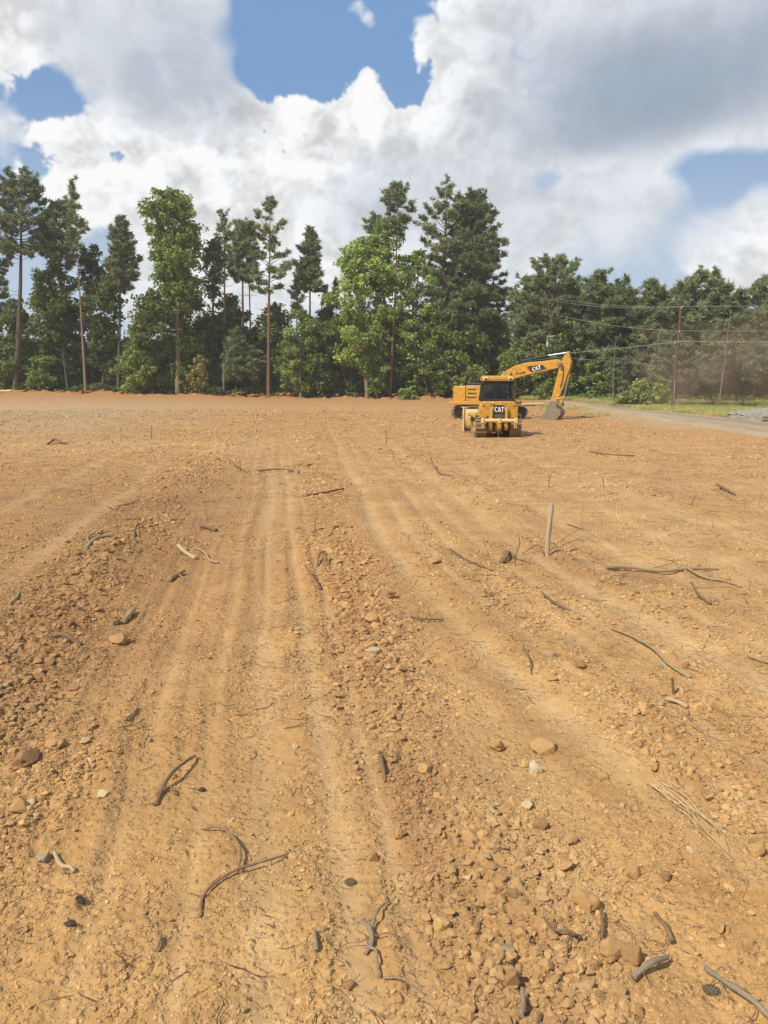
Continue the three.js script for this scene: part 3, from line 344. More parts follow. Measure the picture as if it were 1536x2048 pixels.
function roadAt(x, z) {                          // 0 on the lane's middle, 1 at its edges, more outside
  let best = 9;
  for (let i = 0; i + 1 < ROADU.length; i++) {
    const zu = (ROADU[i][1] + ROADL[i][1]) / 2, zv = (ROADU[i + 1][1] + ROADL[i + 1][1]) / 2;
    if ((z - zu) * (z - zv) > 0) continue;
    const t = (z - zu) / (zv - zu), a = lerp(ROADU[i][0], ROADU[i + 1][0], t), b = lerp(ROADL[i][0], ROADL[i + 1][0], t);
    best = Math.min(best, Math.abs(x - (a + b) / 2) / (Math.abs(a - b) / 2));
  }
  return best;
}
function soilColor(x, z) {
  const D = -z, u = across(x, D), a = n2(x * 0.13, D * 0.08), b = n2(x * 0.5 + 4, D * 0.35), c = n2(x * 1.8, D * 1.4 + 2);
  let q = TAN;
  q = mix3(q, PALE, clamp(0.25 + 0.5 * b + 0.25 * c) * (0.5 + 0.5 * sst(x + D * 0.1, -1, 4)));
  q = mix3(q, PALE, clamp(0.4 * strips(x, D) * (1 - sst(D, 16, 34))));
  q = mix3(q, BROWN, clamp(0.75 * sst(-x - D * 0.09, 0.3, 2.4) * sst(D, 4.5, 9) * (1 - sst(D, 17, 30)) * (0.8 + 0.9 * b + 0.6 * c)) * 0.8);
  q = mix3(q, BROWN, 0.75 * clamp(1.2 * Math.exp(-((x - 2.6) ** 2) / 0.5 - ((D - 12.0) ** 2) / 0.8) + Math.exp(-((x - 3.2) ** 2) / 0.9 - ((D - 10.6) ** 2) / 0.3)) * clamp(0.7 + b + 0.5 * c));
  q = mix3(q, BROWN, clamp(0.6 * bell(u, -2.3, 0.9) * (0.5 + b + c) * sst(D, 3.6, 6) * (1 - sst(D, 12, 25))));
  q = mix3(q, BROWN, clamp(bell(u, 1.05, 0.5) * (0.4 + 0.9 * c + 0.5 * b) * 0.6 * (1 - sst(D, 12, 30))));
  q = mix3(q, RED, clamp(0.6 * Math.exp(-((x + 1.0) ** 2) / 3 - ((D - 11.5) ** 2) / 9) * (0.6 + b + c)));
  q = mix3(q, ORANGE, 0.65 * sst(D, 14, 30) * clamp(0.5 + 0.8 * a + 0.4 * b + 0.3 * sst(x, -6, 10)));
  q = mix3(q, GREYTAN, sst(D, 26, 48) * (1 - sst(D, 78, 100)) * sst(-x, 6, 26) * clamp(0.75 + 0.5 * b));
  q = mix3(q, PALE, 0.7 * bell(D, 33 + 0.12 * x + 2 * a, 4) * sst(-x, 2, 7) * clamp(0.7 + b));
  q = mix3(q, RED, sst(D, 66, 102) * clamp(0.8 + 0.5 * b + 0.3 * c) * sst(14 - x, -4, 6) * 0.85);
  q = mix3(q, RED, 0.6 * sst(D, 34, 50) * sst(x, 2, 9) * (1 - sst(x, 15, 20)) * clamp(0.6 + 0.8 * b));
  if (D < 40) {
    const s = strips(x, D), ur = x + swing(D);
    q = mix3(q, BROWN, 0.4 * bell(ur, 3.08, 0.13) * clamp(0.6 + b + c) * (1 - sst(D, 8, 14)));
    q = mix3(q, [0.50, 0.33, 0.15], 0.62 * s * clamp(0.8 + 0.8 * b) * (1 - sst(D, 18, 38)));
  }
  if (D > 28) {
    const rd = roadAt(x, z);
    if (x > 12) q = mix3(q, GREYTAN, 0.8 * (1 - sst(rd, 1.0, 2.4)));
    if (x > 15) q = mix3(q, mix3(DRYGRASS, LAWN, clamp(0.45 + 0.8 * b)), sst(x, 17.5, 22) * sst(rd, 1.1, 1.7) * sst(D, 40, 52));
    if (x > 21.5 || (x > 17 && D > 95)) q = mix3(q, mix3(LAWN, DRYGRASS, clamp(0.4 + 0.9 * b + 0.3 * c)), sst(rd, 1.0, 1.6));
  }
  const beyond = D - edgeD(x) - 2;
  if (beyond > 0 && x < 16) q = mix3(q, mix3(LITTER, LAWN, sst(-x, 22, 30) * sst(beyond, 4, 9)), sst(beyond, 0, 2));
  if (D > 112 || x > 60) q = LAWN;
  return q.map((v) => v * (1 + 0.10 * c + 0.07 * n2(x * 5, z * 5)));
}
const groundMat = std([1.16, 1.16, 1.16], 1.0, { map: soil.color, bumpMap: soil.bump, bumpScale: 0.033, vertexColors: true });
groundMat.color.setRGB(1.2, 1.2, 1.2);
{
  const rows = [];
  for (let D = -60; D < -3; D += 6) rows.push(D);
  for (let D = -3; D < 1.6; D += 0.25) rows.push(D);
  for (let D = 1.6; D < 112; D += stepAt(D)) rows.push(D);
  for (let D = 112; D < 900; D *= 1.13) rows.push(D);
  const cols = [], N = 620;
  for (const u of [-14, -7, -4, -2.6, -1.9, -1.5, -1.3]) cols.push(u);
  for (let i = 0; i <= N; i++) cols.push(-1.2 + 2.4 * i / N);
  for (const u of [1.3, 1.5, 1.9, 2.6, 4, 7, 14]) cols.push(u);
  const nc = cols.length, pos = new Float32Array(rows.length * nc * 3), col = new Float32Array(rows.length * nc * 3), uv = new Float32Array(rows.length * nc * 2), idx = new Uint32Array((rows.length - 1) * (nc - 1) * 6);
  let i = 0, o = 0;
  for (const D of rows) for (const u of cols) {
    const x = u * (1.0 + 0.50 * Math.max(D, 1.6)), z = -D, k = i * 3;
    pos[k] = x; pos[k + 1] = Math.abs(u) > 1.25 ? rise(x, z) : ground(x, z); pos[k + 2] = z;
    const c = soilColor(x, z); col[k] = c[0]; col[k + 1] = c[1]; col[k + 2] = c[2];
    uv[i * 2] = (x * 0.94 + z * 0.34) / SOIL; uv[i * 2 + 1] = (z * 0.94 - x * 0.34) / SOIL; i++;
  }
  for (let r = 0; r + 1 < rows.length; r++) for (let c = 0; c + 1 < nc; c++) { const a = r * nc + c, b = a + 1, d = a + nc, e = d + 1; idx[o++] = a; idx[o++] = b; idx[o++] = d; idx[o++] = b; idx[o++] = e; idx[o++] = d; }
  const g = new THREE.BufferGeometry();
  g.setAttribute('position', new THREE.BufferAttribute(pos, 3)); g.setAttribute('uv', new THREE.BufferAttribute(uv, 2)); g.setAttribute('color', new THREE.BufferAttribute(col, 3)); g.setIndex(new THREE.BufferAttribute(idx, 1));
  g.computeVertexNormals();
  tag(part('ground', g, groundMat), 'bare tan and reddish dirt of the freshly cleared field', null, null, 'structure');
}
// the lane along the right side of the field
{
  const pos = [], uv = [], col = [], idx = [], curveU = new THREE.CatmullRomCurve3(ROADU.map((p) => V(p[0], 0, p[1]))), curveL = new THREE.CatmullRomCurve3(ROADL.map((p) => V(p[0], 0, p[1])));
  const n = 260, m = 14;
  for (let i = 0; i <= n; i++) for (let j = 0; j <= m; j++) {
    const t = i / n, a = curveU.getPoint(t), b = curveL.getPoint(t), w = j / m, e = 0.12 * n2(i * 0.3, j > 7 ? 5 : 1) * (j === 0 || j === m ? 1 : 0);
    const x = lerp(a.x, b.x, w) + e, z = lerp(a.z, b.z, w), edge = Math.min(w, 1 - w), far = sst(-z, 60, 100);
    pos.push(x, rise(x, z) - 0.04 + 0.09 * Math.min(1, edge * 9) * (1 - 0.5 * bell(w, 0.33, 0.1)), z); uv.push(x / SOIL, z / SOIL);
    const k = 1 + 0.14 * n2(x * 0.9, z * 0.6) + 0.06 * n2(x * 4, z * 4), dk = clamp(bell(w, 0.3, 0.16) * 0.8 + bell(w, 0.68, 0.1) * 0.35 + 0.3 * n2(x, z * 0.2));
    const c = mix3([0.43, 0.32, 0.19], [0.27, 0.20, 0.125], dk * (1 - far * 0.5)); col.push(c[0] * k, c[1] * k, c[2] * k);
  }
  for (let i = 0; i < n; i++) for (let j = 0; j < m; j++) { const a = i * (m + 1) + j, b = a + 1, c = a + m + 1, d = c + 1; idx.push(a, b, c, b, d, c); }
  const g = new THREE.BufferGeometry();
  g.setAttribute('position', new THREE.Float32BufferAttribute(pos, 3)); g.setAttribute('uv', new THREE.Float32BufferAttribute(uv, 2)); g.setAttribute('color', new THREE.Float32BufferAttribute(col, 3)); g.setIndex(idx); g.computeVertexNormals();
  tag(part('road', g, std([1.1, 1.1, 1.1], 0.95, { map: soil.color, bumpMap: soil.bump, bumpScale: 0.008, vertexColors: true })), 'dusty grey lane curving along the right side of the field', null, null, 'structure');
}

// ---------------------------------------------------------------- trees
const leafMat = (rgb, through) => { const m = new THREE.MeshPhysicalMaterial({ roughness: 0.75, transmission: through, thickness: 0, specularIntensity: 0.35, vertexColors: true }); m.color.setRGB(...rgb); return m; };
const NEEDLES = leafMat([0.235, 0.265, 0.12], 0.32), LEAVES = leafMat([0.225, 0.275, 0.065], 0.45), YELLOWLEAVES = leafMat([0.22, 0.20, 0.05], 0.35);
function blades(n, seed, make) {                 // many small faces as one geometry
  const r = rng(seed), pos = [], nor = [];
  for (let i = 0; i < n; i++) make(r, (a, b, c) => {
    const N = new THREE.Vector3().crossVectors(b.clone().sub(a), c.clone().sub(a)).normalize();
    for (const p of [a, b, c]) { pos.push(p.x, p.y, p.z); nor.push(N.x, N.y, N.z); }
  });
  const g = new THREE.BufferGeometry(); g.setAttribute('position', new THREE.Float32BufferAttribute(pos, 3)); g.setAttribute('normal', new THREE.Float32BufferAttribute(nor, 3));
  return g;
}
const ball = (r) => { const z = r() * 2 - 1, a = r() * 6.2832, q = Math.sqrt(1 - z * z); return V(Math.cos(a) * q, z, Math.sin(a) * q); };
const tufts = [1, 2, 3].map((s) => blades(26, 40 + s, (r, tri) => {
  const d = ball(r); d.y = d.y * 0.8 + 0.25; d.normalize();
  const L = 0.30 + 0.28 * r(), o = ball(r).multiplyScalar(0.14), w = new THREE.Vector3().crossVectors(d, ball(r)).normalize().multiplyScalar(0.042 + 0.03 * r());
  tri(o.clone().add(w), o.clone().sub(w), o.clone().add(d.multiplyScalar(L)));
}));
const sprays = [1, 2, 3].map((s) => blades(13, 60 + s, (r, tri) => {
  const c = ball(r).multiplyScalar(0.52 * Math.cbrt(r())); c.y *= 0.75;
  const n = ball(r); n.y = Math.abs(n.y) + 0.35; n.normalize();
  const a = new THREE.Vector3().crossVectors(n, ball(r)).normalize(), b = new THREE.Vector3().crossVectors(n, a), L = 0.16 + 0.11 * r(), W = L * 0.66;
  const tip = c.clone().addScaledVector(a, L), tail = c.clone().addScaledVector(a, -L * 0.8), l = c.clone().addScaledVector(b, W).addScaledVector(n, 0.03), q = c.clone().addScaledVector(b, -W).addScaledVector(n, 0.03);
  tri(tail, q, tip); tri(tail, tip, l);
}));
function crown(spots, shapes, material, parent, r, tone, stuff) {
  const o = new THREE.Object3D(), tint = () => { const b = tone * (0.72 + 0.55 * r()), w = (r() - 0.5) * 0.22; return [b * (1 + w), b, b * (1 - w)]; };
  const place = (s) => { o.position.copy(s.p); o.rotation.set((r() - 0.5) * 1.0, r() * 6.28, (r() - 0.5) * 1.0); o.scale.setScalar(s.s * (0.8 + 0.45 * r())); o.updateMatrix(); return o.matrix; };
  if (stuff) {
    const m = new THREE.InstancedMesh(shapes[0], material, spots.length), c = new THREE.Color();
    spots.forEach((s, i) => { m.setMatrixAt(i, place(s)); const t = tint(), k = s.t ?? 1; c.setRGB(t[0] * k, t[1] * k, t[2] * k); m.setColorAt(i, c); });
    m.name = 'foliage'; m.userData.kind = 'stuff'; m.castShadow = m.receiveShadow = true; parent.add(m);
    return m;
  }
  let n = 0; const pick = spots.map(() => { const g = shapes[Math.floor(r() * shapes.length)]; n += g.attributes.position.array.length; return g; });
  const pos = new Float32Array(n), nor = new Float32Array(n), col = new Float32Array(n), v = V(0, 0, 0); let at = 0;
  spots.forEach((s, i) => {
    const e = place(s).elements, P = pick[i].attributes.position.array, N = pick[i].attributes.normal.array, t = tint(), k = s.t ?? 1, q = 1 / o.scale.x;
    for (let j = 0; j < P.length; j += 3, at += 3) {
      for (let c = 0; c < 3; c++) { pos[at + c] = e[c] * P[j] + e[4 + c] * P[j + 1] + e[8 + c] * P[j + 2] + e[12 + c]; nor[at + c] = (e[c] * N[j] + e[4 + c] * N[j + 1] + e[8 + c] * N[j + 2]) * q; col[at + c] = t[c] * k; }
    }
  });
  const g = new THREE.BufferGeometry(); g.setAttribute('position', new THREE.BufferAttribute(pos, 3)); g.setAttribute('normal', new THREE.BufferAttribute(nor, 3)); g.setAttribute('color', new THREE.BufferAttribute(col, 3));
  const m = new THREE.Mesh(g, material); m.name = 'crown'; m.castShadow = m.receiveShadow = true; parent.add(m);
  return m;
}
function trunkOf(x0, h, lean, rad, r, seed, top = 0.12) {
  const pts = [V(0, -0.3, 0)], bx = (r() - 0.5) * 0.5, bz = (r() - 0.5) * 0.5;
  for (let i = 1; i <= 5; i++) { const t = i / 5; pts.push(V(lean * t + Math.sin(t * 3.1) * bx, h * t, Math.sin(t * 3.1) * bz)); }
  const curve = new THREE.CatmullRomCurve3(pts, false, 'centripetal');
  return { geo: limb(pts, rad * 1.25, rad * top, 9, 26, 0.10, seed, 0.85), at: (y) => curve.getPoint(clamp((y + 0.3) / (h + 0.3))) };
}
function pine(o, style, x, z, top, base, rad, lean, tr, tone, seed, bark) {
  const gy = ground(x, z), h = top - gy, cb = base - gy, r = rng(seed), T = trunkOf(0, h, lean, tr, r, seed), wood = [T.geo], spots = [];
  o.position.set(x, gy, z);
  const count = { round: 74, thin: 54, dense: 96, sparse: 60, cone: 190 }[style], drop = { round: 0.1, thin: 0.2, dense: 0.03, sparse: 0.25, cone: 0.03 }[style];
  const prof = { round: (s) => Math.pow(Math.sin(Math.PI * (0.16 + 0.76 * s)), 0.75), thin: (s) => 0.95 - 0.6 * s + 0.25 * Math.sin(s * 17 + seed), dense: (s) => 0.16 + 0.9 * Math.pow(1 - s, 0.62), sparse: (s) => 0.22 + 0.85 * Math.pow(Math.sin(Math.PI * (0.2 + 0.74 * s)), 1.3), cone: (s) => 0.10 + 0.95 * Math.pow(1 - s, 0.6) }[style];
  let az = r() * 6.28;
  for (let i = 0; i < count; i++) {
    const s = Math.pow((i + r() * 0.9) / count, 0.9), y = lerp(cb, h * 0.985, s); az += 2.4 + (r() - 0.5) * 0.9;
    if (r() < drop) continue;
    const L = Math.max(0.35, rad * prof(s) * (0.62 + 0.55 * r())), el = lerp(style === 'cone' ? -0.12 : 0.05, 0.95, Math.pow(s, 1.5)) + (r() - 0.5) * 0.3;
    const p0 = T.at(y), d = V(Math.cos(az) * Math.cos(el), Math.sin(el), Math.sin(az) * Math.cos(el));
    const p2 = p0.clone().addScaledVector(d, L); p2.y += L * (0.10 + 0.14 * r());
    const p1 = p0.clone().lerp(p2, 0.5); p1.y -= L * 0.05 * (1 - s);
    const rb = Math.max(0.018, L * 0.018);
    wood.push(limb([p0, p1, p2], rb, rb * 0.3, 4, 3, 0, i));
    const nt = Math.max(2, Math.round(L / (style === 'sparse' || style === 'thin' ? 0.40 : 0.32)));
    for (let k = 0; k < nt; k++) {
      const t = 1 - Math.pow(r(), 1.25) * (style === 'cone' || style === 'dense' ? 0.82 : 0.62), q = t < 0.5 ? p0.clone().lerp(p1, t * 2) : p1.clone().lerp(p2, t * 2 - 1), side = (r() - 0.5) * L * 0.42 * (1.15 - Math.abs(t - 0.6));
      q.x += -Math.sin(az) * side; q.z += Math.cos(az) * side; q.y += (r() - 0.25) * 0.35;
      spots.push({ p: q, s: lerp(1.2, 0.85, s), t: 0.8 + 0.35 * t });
      if (style !== 'thin' && r() < 0.55) spots.push({ p: q.clone().add(V((r() - 0.5) * 0.7, (r() - 0.3) * 0.4, (r() - 0.5) * 0.7)), s: 0.85, t: 0.9 });
    }
  }
  for (let k = 0; k < 4; k++) spots.push({ p: T.at(h - 0.15 * k).add(V((r() - 0.5) * 0.2, 0, (r() - 0.5) * 0.2)), s: 0.7 });
  for (let k = 0; k < 9; k++) {                 // dead snags below the crown
    const y = lerp(h * 0.22, cb, r()), a = r() * 6.28, L = 0.4 + r() * 1.5, p0 = T.at(y);
    wood.push(limb([p0, p0.clone().add(V(Math.cos(a) * L * 0.6, L * 0.1, Math.sin(a) * L * 0.6)), p0.clone().add(V(Math.cos(a) * L, L * (r() - 0.3) * 0.5, Math.sin(a) * L))], 0.03, 0.01, 4, 3, 0, k));
  }
  part('trunk', wood, bark ?? M.bark, o);
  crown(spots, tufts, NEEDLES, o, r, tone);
  return o;
}
function broadleaf(o, x, z, top, base, rad, lean, tone, lobes, seed, mat = LEAVES, thinness = 1) {
  const gy = ground(x, z), h = top - gy, cb = Math.max(0.25, base - gy), r = rng(seed);
  o.position.set(x, gy, z);
  const tr = clamp(0.012 * h + 0.02, 0.03, 0.3), T = trunkOf(0, h * 0.93, lean, tr, r, seed, 0.1), wood = [T.geo], spots = [];
  const H2 = (h - cb) / 2, cy = cb + H2, nl = Math.round(lobes * 6 + 4);
  for (let i = 0; i < nl; i++) {
    const t = (i + 0.5) / nl, yy = 1 - 2 * t, ring = Math.sqrt(Math.max(0, 1 - yy * yy)), a = i * 2.39996 + r() * 0.8, k = (0.35 + 0.68 * r()) * (0.8 + 0.4 * r());
    const trunkP = T.at(cy + yy * H2 * 0.7), c = V(trunkP.x + Math.cos(a) * ring * rad * k, cy + yy * H2 * 0.86 + (r() - 0.5) * 0.5, trunkP.z + Math.sin(a) * ring * rad * k * 0.9);
    const rl = Math.min(rad * 0.5, H2 * 0.5) * (0.5 + 0.55 * r()), from = T.at(Math.max(cb * 0.75, c.y - ring * rad * 0.9 - 0.3));
    wood.push(limb([from, from.clone().lerp(c, 0.55).add(V(0, 0.15, 0)), c], Math.max(0.015, tr * 0.3), 0.012, 4, 4, 0.05, i));
    const n = Math.round(clamp(13.5 * rl * rl, 8, 36) * thinness), lobeTone = 0.82 + 0.36 * r();
    for (let q = 0; q < n; q++) { const d = ball(r).multiplyScalar(rl * Math.pow(r(), 0.4)); d.y *= 0.72; spots.push({ p: c.clone().add(d), s: lerp(0.75, 1.05, clamp(rad / 3)), t: lobeTone }); }
  }
  if (base > 3) for (let q = 0; q < 26; q++) { const y = lerp(h * 0.2, cb, r()), a = r() * 6.28, L = 0.3 + 1.3 * r(), p = T.at(y), e = p.clone().add(V(Math.cos(a) * L, 0.3, Math.sin(a) * L)); wood.push(limb([p, p.clone().lerp(e, 0.5), e], 0.02, 0.008, 4, 3, 0, q)); for (let j = 0; j < 3; j++) spots.push({ p: e.clone().add(ball(r).multiplyScalar(0.35)), s: 0.7, t: 0.9 }); }
  for (let q = 0; q < 5 * lobes; q++) spots.push({ p: T.at(h * 0.93 - 0.25 * q * r()).add(V((r() - 0.5) * 0.8, 0.2, (r() - 0.5) * 0.8)), s: 0.85 });
  part('trunk', wood, tone > 1.1 ? M.barkPale : M.bark, o);
  crown(spots, sprays, mat, o, r, tone);
  return o;
}
PINES.forEach((t, i) => {
  const o = thing('pine_tree', t[9], 'pine tree');
  const bark = t[6] === 'sparse' ? M.barkRed : t[6] === 'thin' ? M.barkPale : M.bark;
  pine(o, t[6], t[0], t[1], t[2], t[3], t[4], t[5], Math.max(t[7], 0.11), t[8], 300 + i * 17, bark);
});
DECS.forEach((t, i) => {
  const yellow = /yellowish half-bare/.test(t[8]), low = /bush|shrub|sapling/.test(t[8]);
  const o = thing(low ? 'bush' : 'leafy_tree', t[8], low ? 'bush' : 'tree');
  broadleaf(o, t[0], t[1], t[2], t[3], t[4], t[5], t[6], t[7], 900 + i * 13, yellow ? YELLOWLEAVES : LEAVES, yellow ? 0.5 : 1);
});
// the smaller trees between and behind: one of each kind built, then copied
{
  const r = rng(4242), protos = [];
  const kinds = [['leafy', 9, 0.6, 2.6], ['leafy', 8, 0.3, 2.2], ['leafy', 6.5, 0.2, 2.3], ['pine', 10, 3.2, 1.9], ['pine', 9, 2.0, 1.7]];
  const labelOf = { left: 'smaller tree in the dark understory along the left and middle wood edge', right: 'smaller tree in the shaded understory of the wood behind the lane' };
  function put(x, z, h, side, pines) {
    const k = pines && protos[3] && protos[4] ? 3 + Math.floor(r() * 2) : Math.floor(r() * kinds.length), [kind, h0, cb, rad] = kinds[k];
    let o;
    if (!protos[k]) {
      o = thing('understory_tree', labelOf[side], 'tree', [0, 0, 0], 0, 'understory trees, ' + side + ' wood');
      if (kind === 'pine') pine(o, k === 3 ? 'round' : 'dense', 0, -20000, h0, cb, rad, 0.2, 0.09, 1.0, 50 + k, M.bark); else broadleaf(o, 0, -20000, h0, cb, rad, 0.2, 1.15, 2.8, 70 + k);
      protos[k] = o;
    } else { o = protos[k].clone(); o.name = numbered('understory_tree'); scene.add(o); tag(o, labelOf[side], 'tree', 'understory trees, ' + side + ' wood'); }
    const s = h / h0, w = s * (0.85 + 0.4 * r()) * (h < 7 ? 1.15 : 1);
    o.position.set(x, ground(x, z) - 0.1, z); o.rotation.y = r() * 6.28; o.scale.set(w, s, w);
  }
  const gap = (x, D) => Math.abs(x / D + 0.355) < 0.012;              // a view through to the red roof
  for (let x = -62; x < 15; x += 2.1) { const D = 106 + r() * 3.5; if (!gap(x, D) && (x > -30 || r() < 0.6)) put(x + r(), -D, (x < -30 ? 3.5 : 4.5) + (x < -30 ? 3 : 5.5) * r() * (0.7 + 0.5 * n2(x * 0.1, 3)), 'left'); }
  for (let x = -66; x < 17; x += 2.4) { const D = 111 + r() * 5; if (!gap(x, D)) put(x + r(), -D, (x < -26 ? 5.5 : 8) + (x < -26 ? 3 : 4) * r(), 'left'); }
  const line = [[17, -101], [20, -97], [24.5, -88.5], [37, -79], [50, -72], [66, -62]];
  const onLine = (t) => { const k = Math.min(line.length - 2, Math.floor(t * (line.length - 1))), f = t * (line.length - 1) - k; return [lerp(line[k][0], line[k + 1][0], f), lerp(line[k][1], line[k + 1][1], f)]; };
  for (let i = 0; i < 26; i++) { const [x, z] = onLine((i + r()) / 26); put(x + 1 + r() * 2, z - 0.5 - r() * 2, -z * (0.05 + 0.04 * r()), 'right', r() < 0.6); }
  for (let i = 0; i < 36; i++) { const [x, z] = onLine((i + r()) / 36); put(x + 4 + r() * 4, z - 3 - r() * 5, 2.5 - z * (0.088 + 0.032 * r()), 'right', true); }
  // the depth of the wood, one mass of leaf sprays
  const spots = [];
  for (let i = 0; i < 15000; i++) {
    const x = lerp(-75, 20, r()), D = 116 + r() * 12, gy = 0.7 * sst(-x, 4, 52), top = (6.6 + 2.4 * n2(x * 0.14, D * 0.1)) * (0.9 + 0.1 * r());
    const low = x < -26 ? 2.9 : 0.2; if (gap(x, D) && r() < 0.97) continue;
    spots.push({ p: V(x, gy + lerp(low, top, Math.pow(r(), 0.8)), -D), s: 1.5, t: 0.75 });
  }
  for (let i = 0; i < 36000; i++) {
    const [x, z] = onLine(r()), f = r() * 10, top = -z * 0.092 + 2.0 * n2(x * 0.2, f * 0.2);
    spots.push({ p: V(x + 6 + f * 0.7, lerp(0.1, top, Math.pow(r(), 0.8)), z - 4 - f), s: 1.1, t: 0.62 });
  }
  const w = thing('woodland', 'deep shaded woodland seen between the nearer trunks', 'woodland'); w.userData.kind = 'stuff';
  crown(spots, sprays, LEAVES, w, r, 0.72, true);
  // low growth at the foot of the left wood
  const low = [];
  for (let i = 0; i < 3600; i++) { const x = lerp(-66, 15, r()), D = edgeD(x) + 1.4 + r() * 6, hh = Math.max(0, 0.5 + 1.2 * n2(x * 0.3, D * 0.3)); low.push({ p: V(x, ground(x, -D) + 0.1 + r() * (0.35 + hh), -D), s: 0.75, t: 0.7 + 0.8 * sst(n2(x * 0.25, 8), 0, 0.5) }); }
  for (let i = 0; i < 900; i++) { const [x, z] = onLine(r()); low.push({ p: V(x + r() * 4 - 1, 0.1 + r() * 0.7, z + 0.6 - r() * 3), s: 0.7, t: 0.9 }); }
  const u = thing('undergrowth', 'low leafy undergrowth along the foot of the wood', 'undergrowth'); u.userData.kind = 'stuff';
  crown(low, sprays, LEAVES, u, r, 1.0, true);
}
// slim bare trunks standing at the edge of the wood
{
  const r = rng(77), spotsL = [-45.5, -41.2, -31.4, -27.6, -24.1, -11.9, -9.7, -4.3, -1.6, 5.6, 8.9, 11.6], make = (x, z, h, seed, side) => {
    const o = thing('bare_sapling', side === 'left' ? 'slim bare sapling trunk rising among the undergrowth of the left wood' : 'pale slim sapling trunk in front of the dark wood behind the lane', 'sapling', [x, ground(x, z), z], 0, 'slim bare saplings, ' + side);
    const T = trunkOf(0, h, (r() - 0.5) * 1.2, 0.055 + 0.03 * r(), r, seed, 0.3), w = [T.geo];
    for (let k = 0; k < 5; k++) { const p = T.at(h * (0.5 + 0.45 * r())), a = r() * 6.28, L = 0.5 + r(); w.push(limb([p, p.clone().add(V(Math.cos(a) * L * 0.5, L * 0.4, Math.sin(a) * L * 0.5)), p.clone().add(V(Math.cos(a) * L, L * 0.7, Math.sin(a) * L))], 0.025, 0.008, 4, 3, 0, k)); }
    part('trunk', w, M.barkPale, o);
  };
  spotsL.forEach((x, i) => make(x, -(edgeD(x) + 1.2 + r() * 1.5), 5 + 4 * r(), 500 + i, 'left'));
  [[24.6, -87], [33.5, -81], [39, -77.5], [20.6, -95]].forEach((p, i) => make(p[0], p[1], 5.5 + 4 * r(), 600 + i, 'right'));
}

// ---------------------------------------------------------------- machines
const font = await new FontLoader().loadAsync('fonts/droid/droid_sans_bold.typeface.json');
function lettering(text, size, depth) { const g = new TextGeometry(text, { font, size, depth, curveSegments: 4, bevelEnabled: false }); g.computeBoundingBox(); const b = g.boundingBox; return g.translate(-(b.min.x + b.max.x) / 2, -(b.min.y + b.max.y) / 2, 0); }
function endless(length, R, shoes) {              // places of the shoes along an endless track: [x along, y, turn]
  const straight = length - 2 * R, P = 2 * straight + 2 * Math.PI * R, out = [];
  for (let i = 0; i < shoes; i++) {
    let s = i / shoes * P;
    if (s < straight) { out.push([straight / 2 - s, 0, 0]); continue; } s -= straight;
    if (s < Math.PI * R) { const a = s / R; out.push([-straight / 2 - Math.sin(a) * R, R - Math.cos(a) * R, -a]); continue; } s -= Math.PI * R;
    if (s < straight) { out.push([-straight / 2 + s, 2 * R, Math.PI]); continue; } s -= straight;
    const a = s / R; out.push([straight / 2 + Math.sin(a) * R, R + Math.cos(a) * R, Math.PI - a]);
  }
  return out;
}
// A track lying along x: roller frame with idler and sprocket inside, ring of shoes round it.
function track(parent, length, R, width, shoes, frameMat, shoeMat, x, z) {
  const fr = part('track', [box(length - 1.7 * R, R * 0.62, width * 0.55, 0, R, 0, 0.03), box(length - 2.6 * R, R * 0.34, width * 0.8, 0, R * 0.5, 0, 0.03)], frameMat, parent);
  fr.position.set(x, 0, z);
  part('idler', [cyl(R * 0.82, R * 0.82, width * 0.4, -length / 2 + R, R, 0, Math.PI / 2, 0, 0, 22), cyl(R * 0.35, R * 0.35, width * 0.62, -length / 2 + R, R, 0, Math.PI / 2)], shoeMat, fr);
  part('sprocket', [cyl(R * 0.82, R * 0.82, width * 0.36, length / 2 - R, R, 0, Math.PI / 2, 0, 0, 22), cyl(R * 0.45, R * 0.4, width * 0.66, length / 2 - R, R, 0, Math.PI / 2)], frameMat, fr);
  for (let k = 0; k < 5; k++) part('roller', cyl(R * 0.26, R * 0.26, width * 0.5, lerp(-length / 2 + 1.9 * R, length / 2 - 1.9 * R, k / 4), R * 0.30, 0, Math.PI / 2), shoeMat, fr);
  const pitch = (2 * (length - 2 * R) + 2 * Math.PI * R) / shoes;
  const shoe = merged([box(pitch * 0.9, 0.035, width, 0, 0.02, 0, 0.006), box(0.03, 0.055, width * 0.985, -pitch * 0.32, -0.015, 0, 0.006), box(pitch * 0.6, 0.05, width * 0.3, 0, 0.055, 0, 0.01)]);
  endless(length, R, shoes).forEach(([sx, sy, a]) => { const m = part('track_shoe', shoe, shoeMat, fr); m.position.set(sx, sy, 0); m.rotation.z = a; });
  return fr;
}
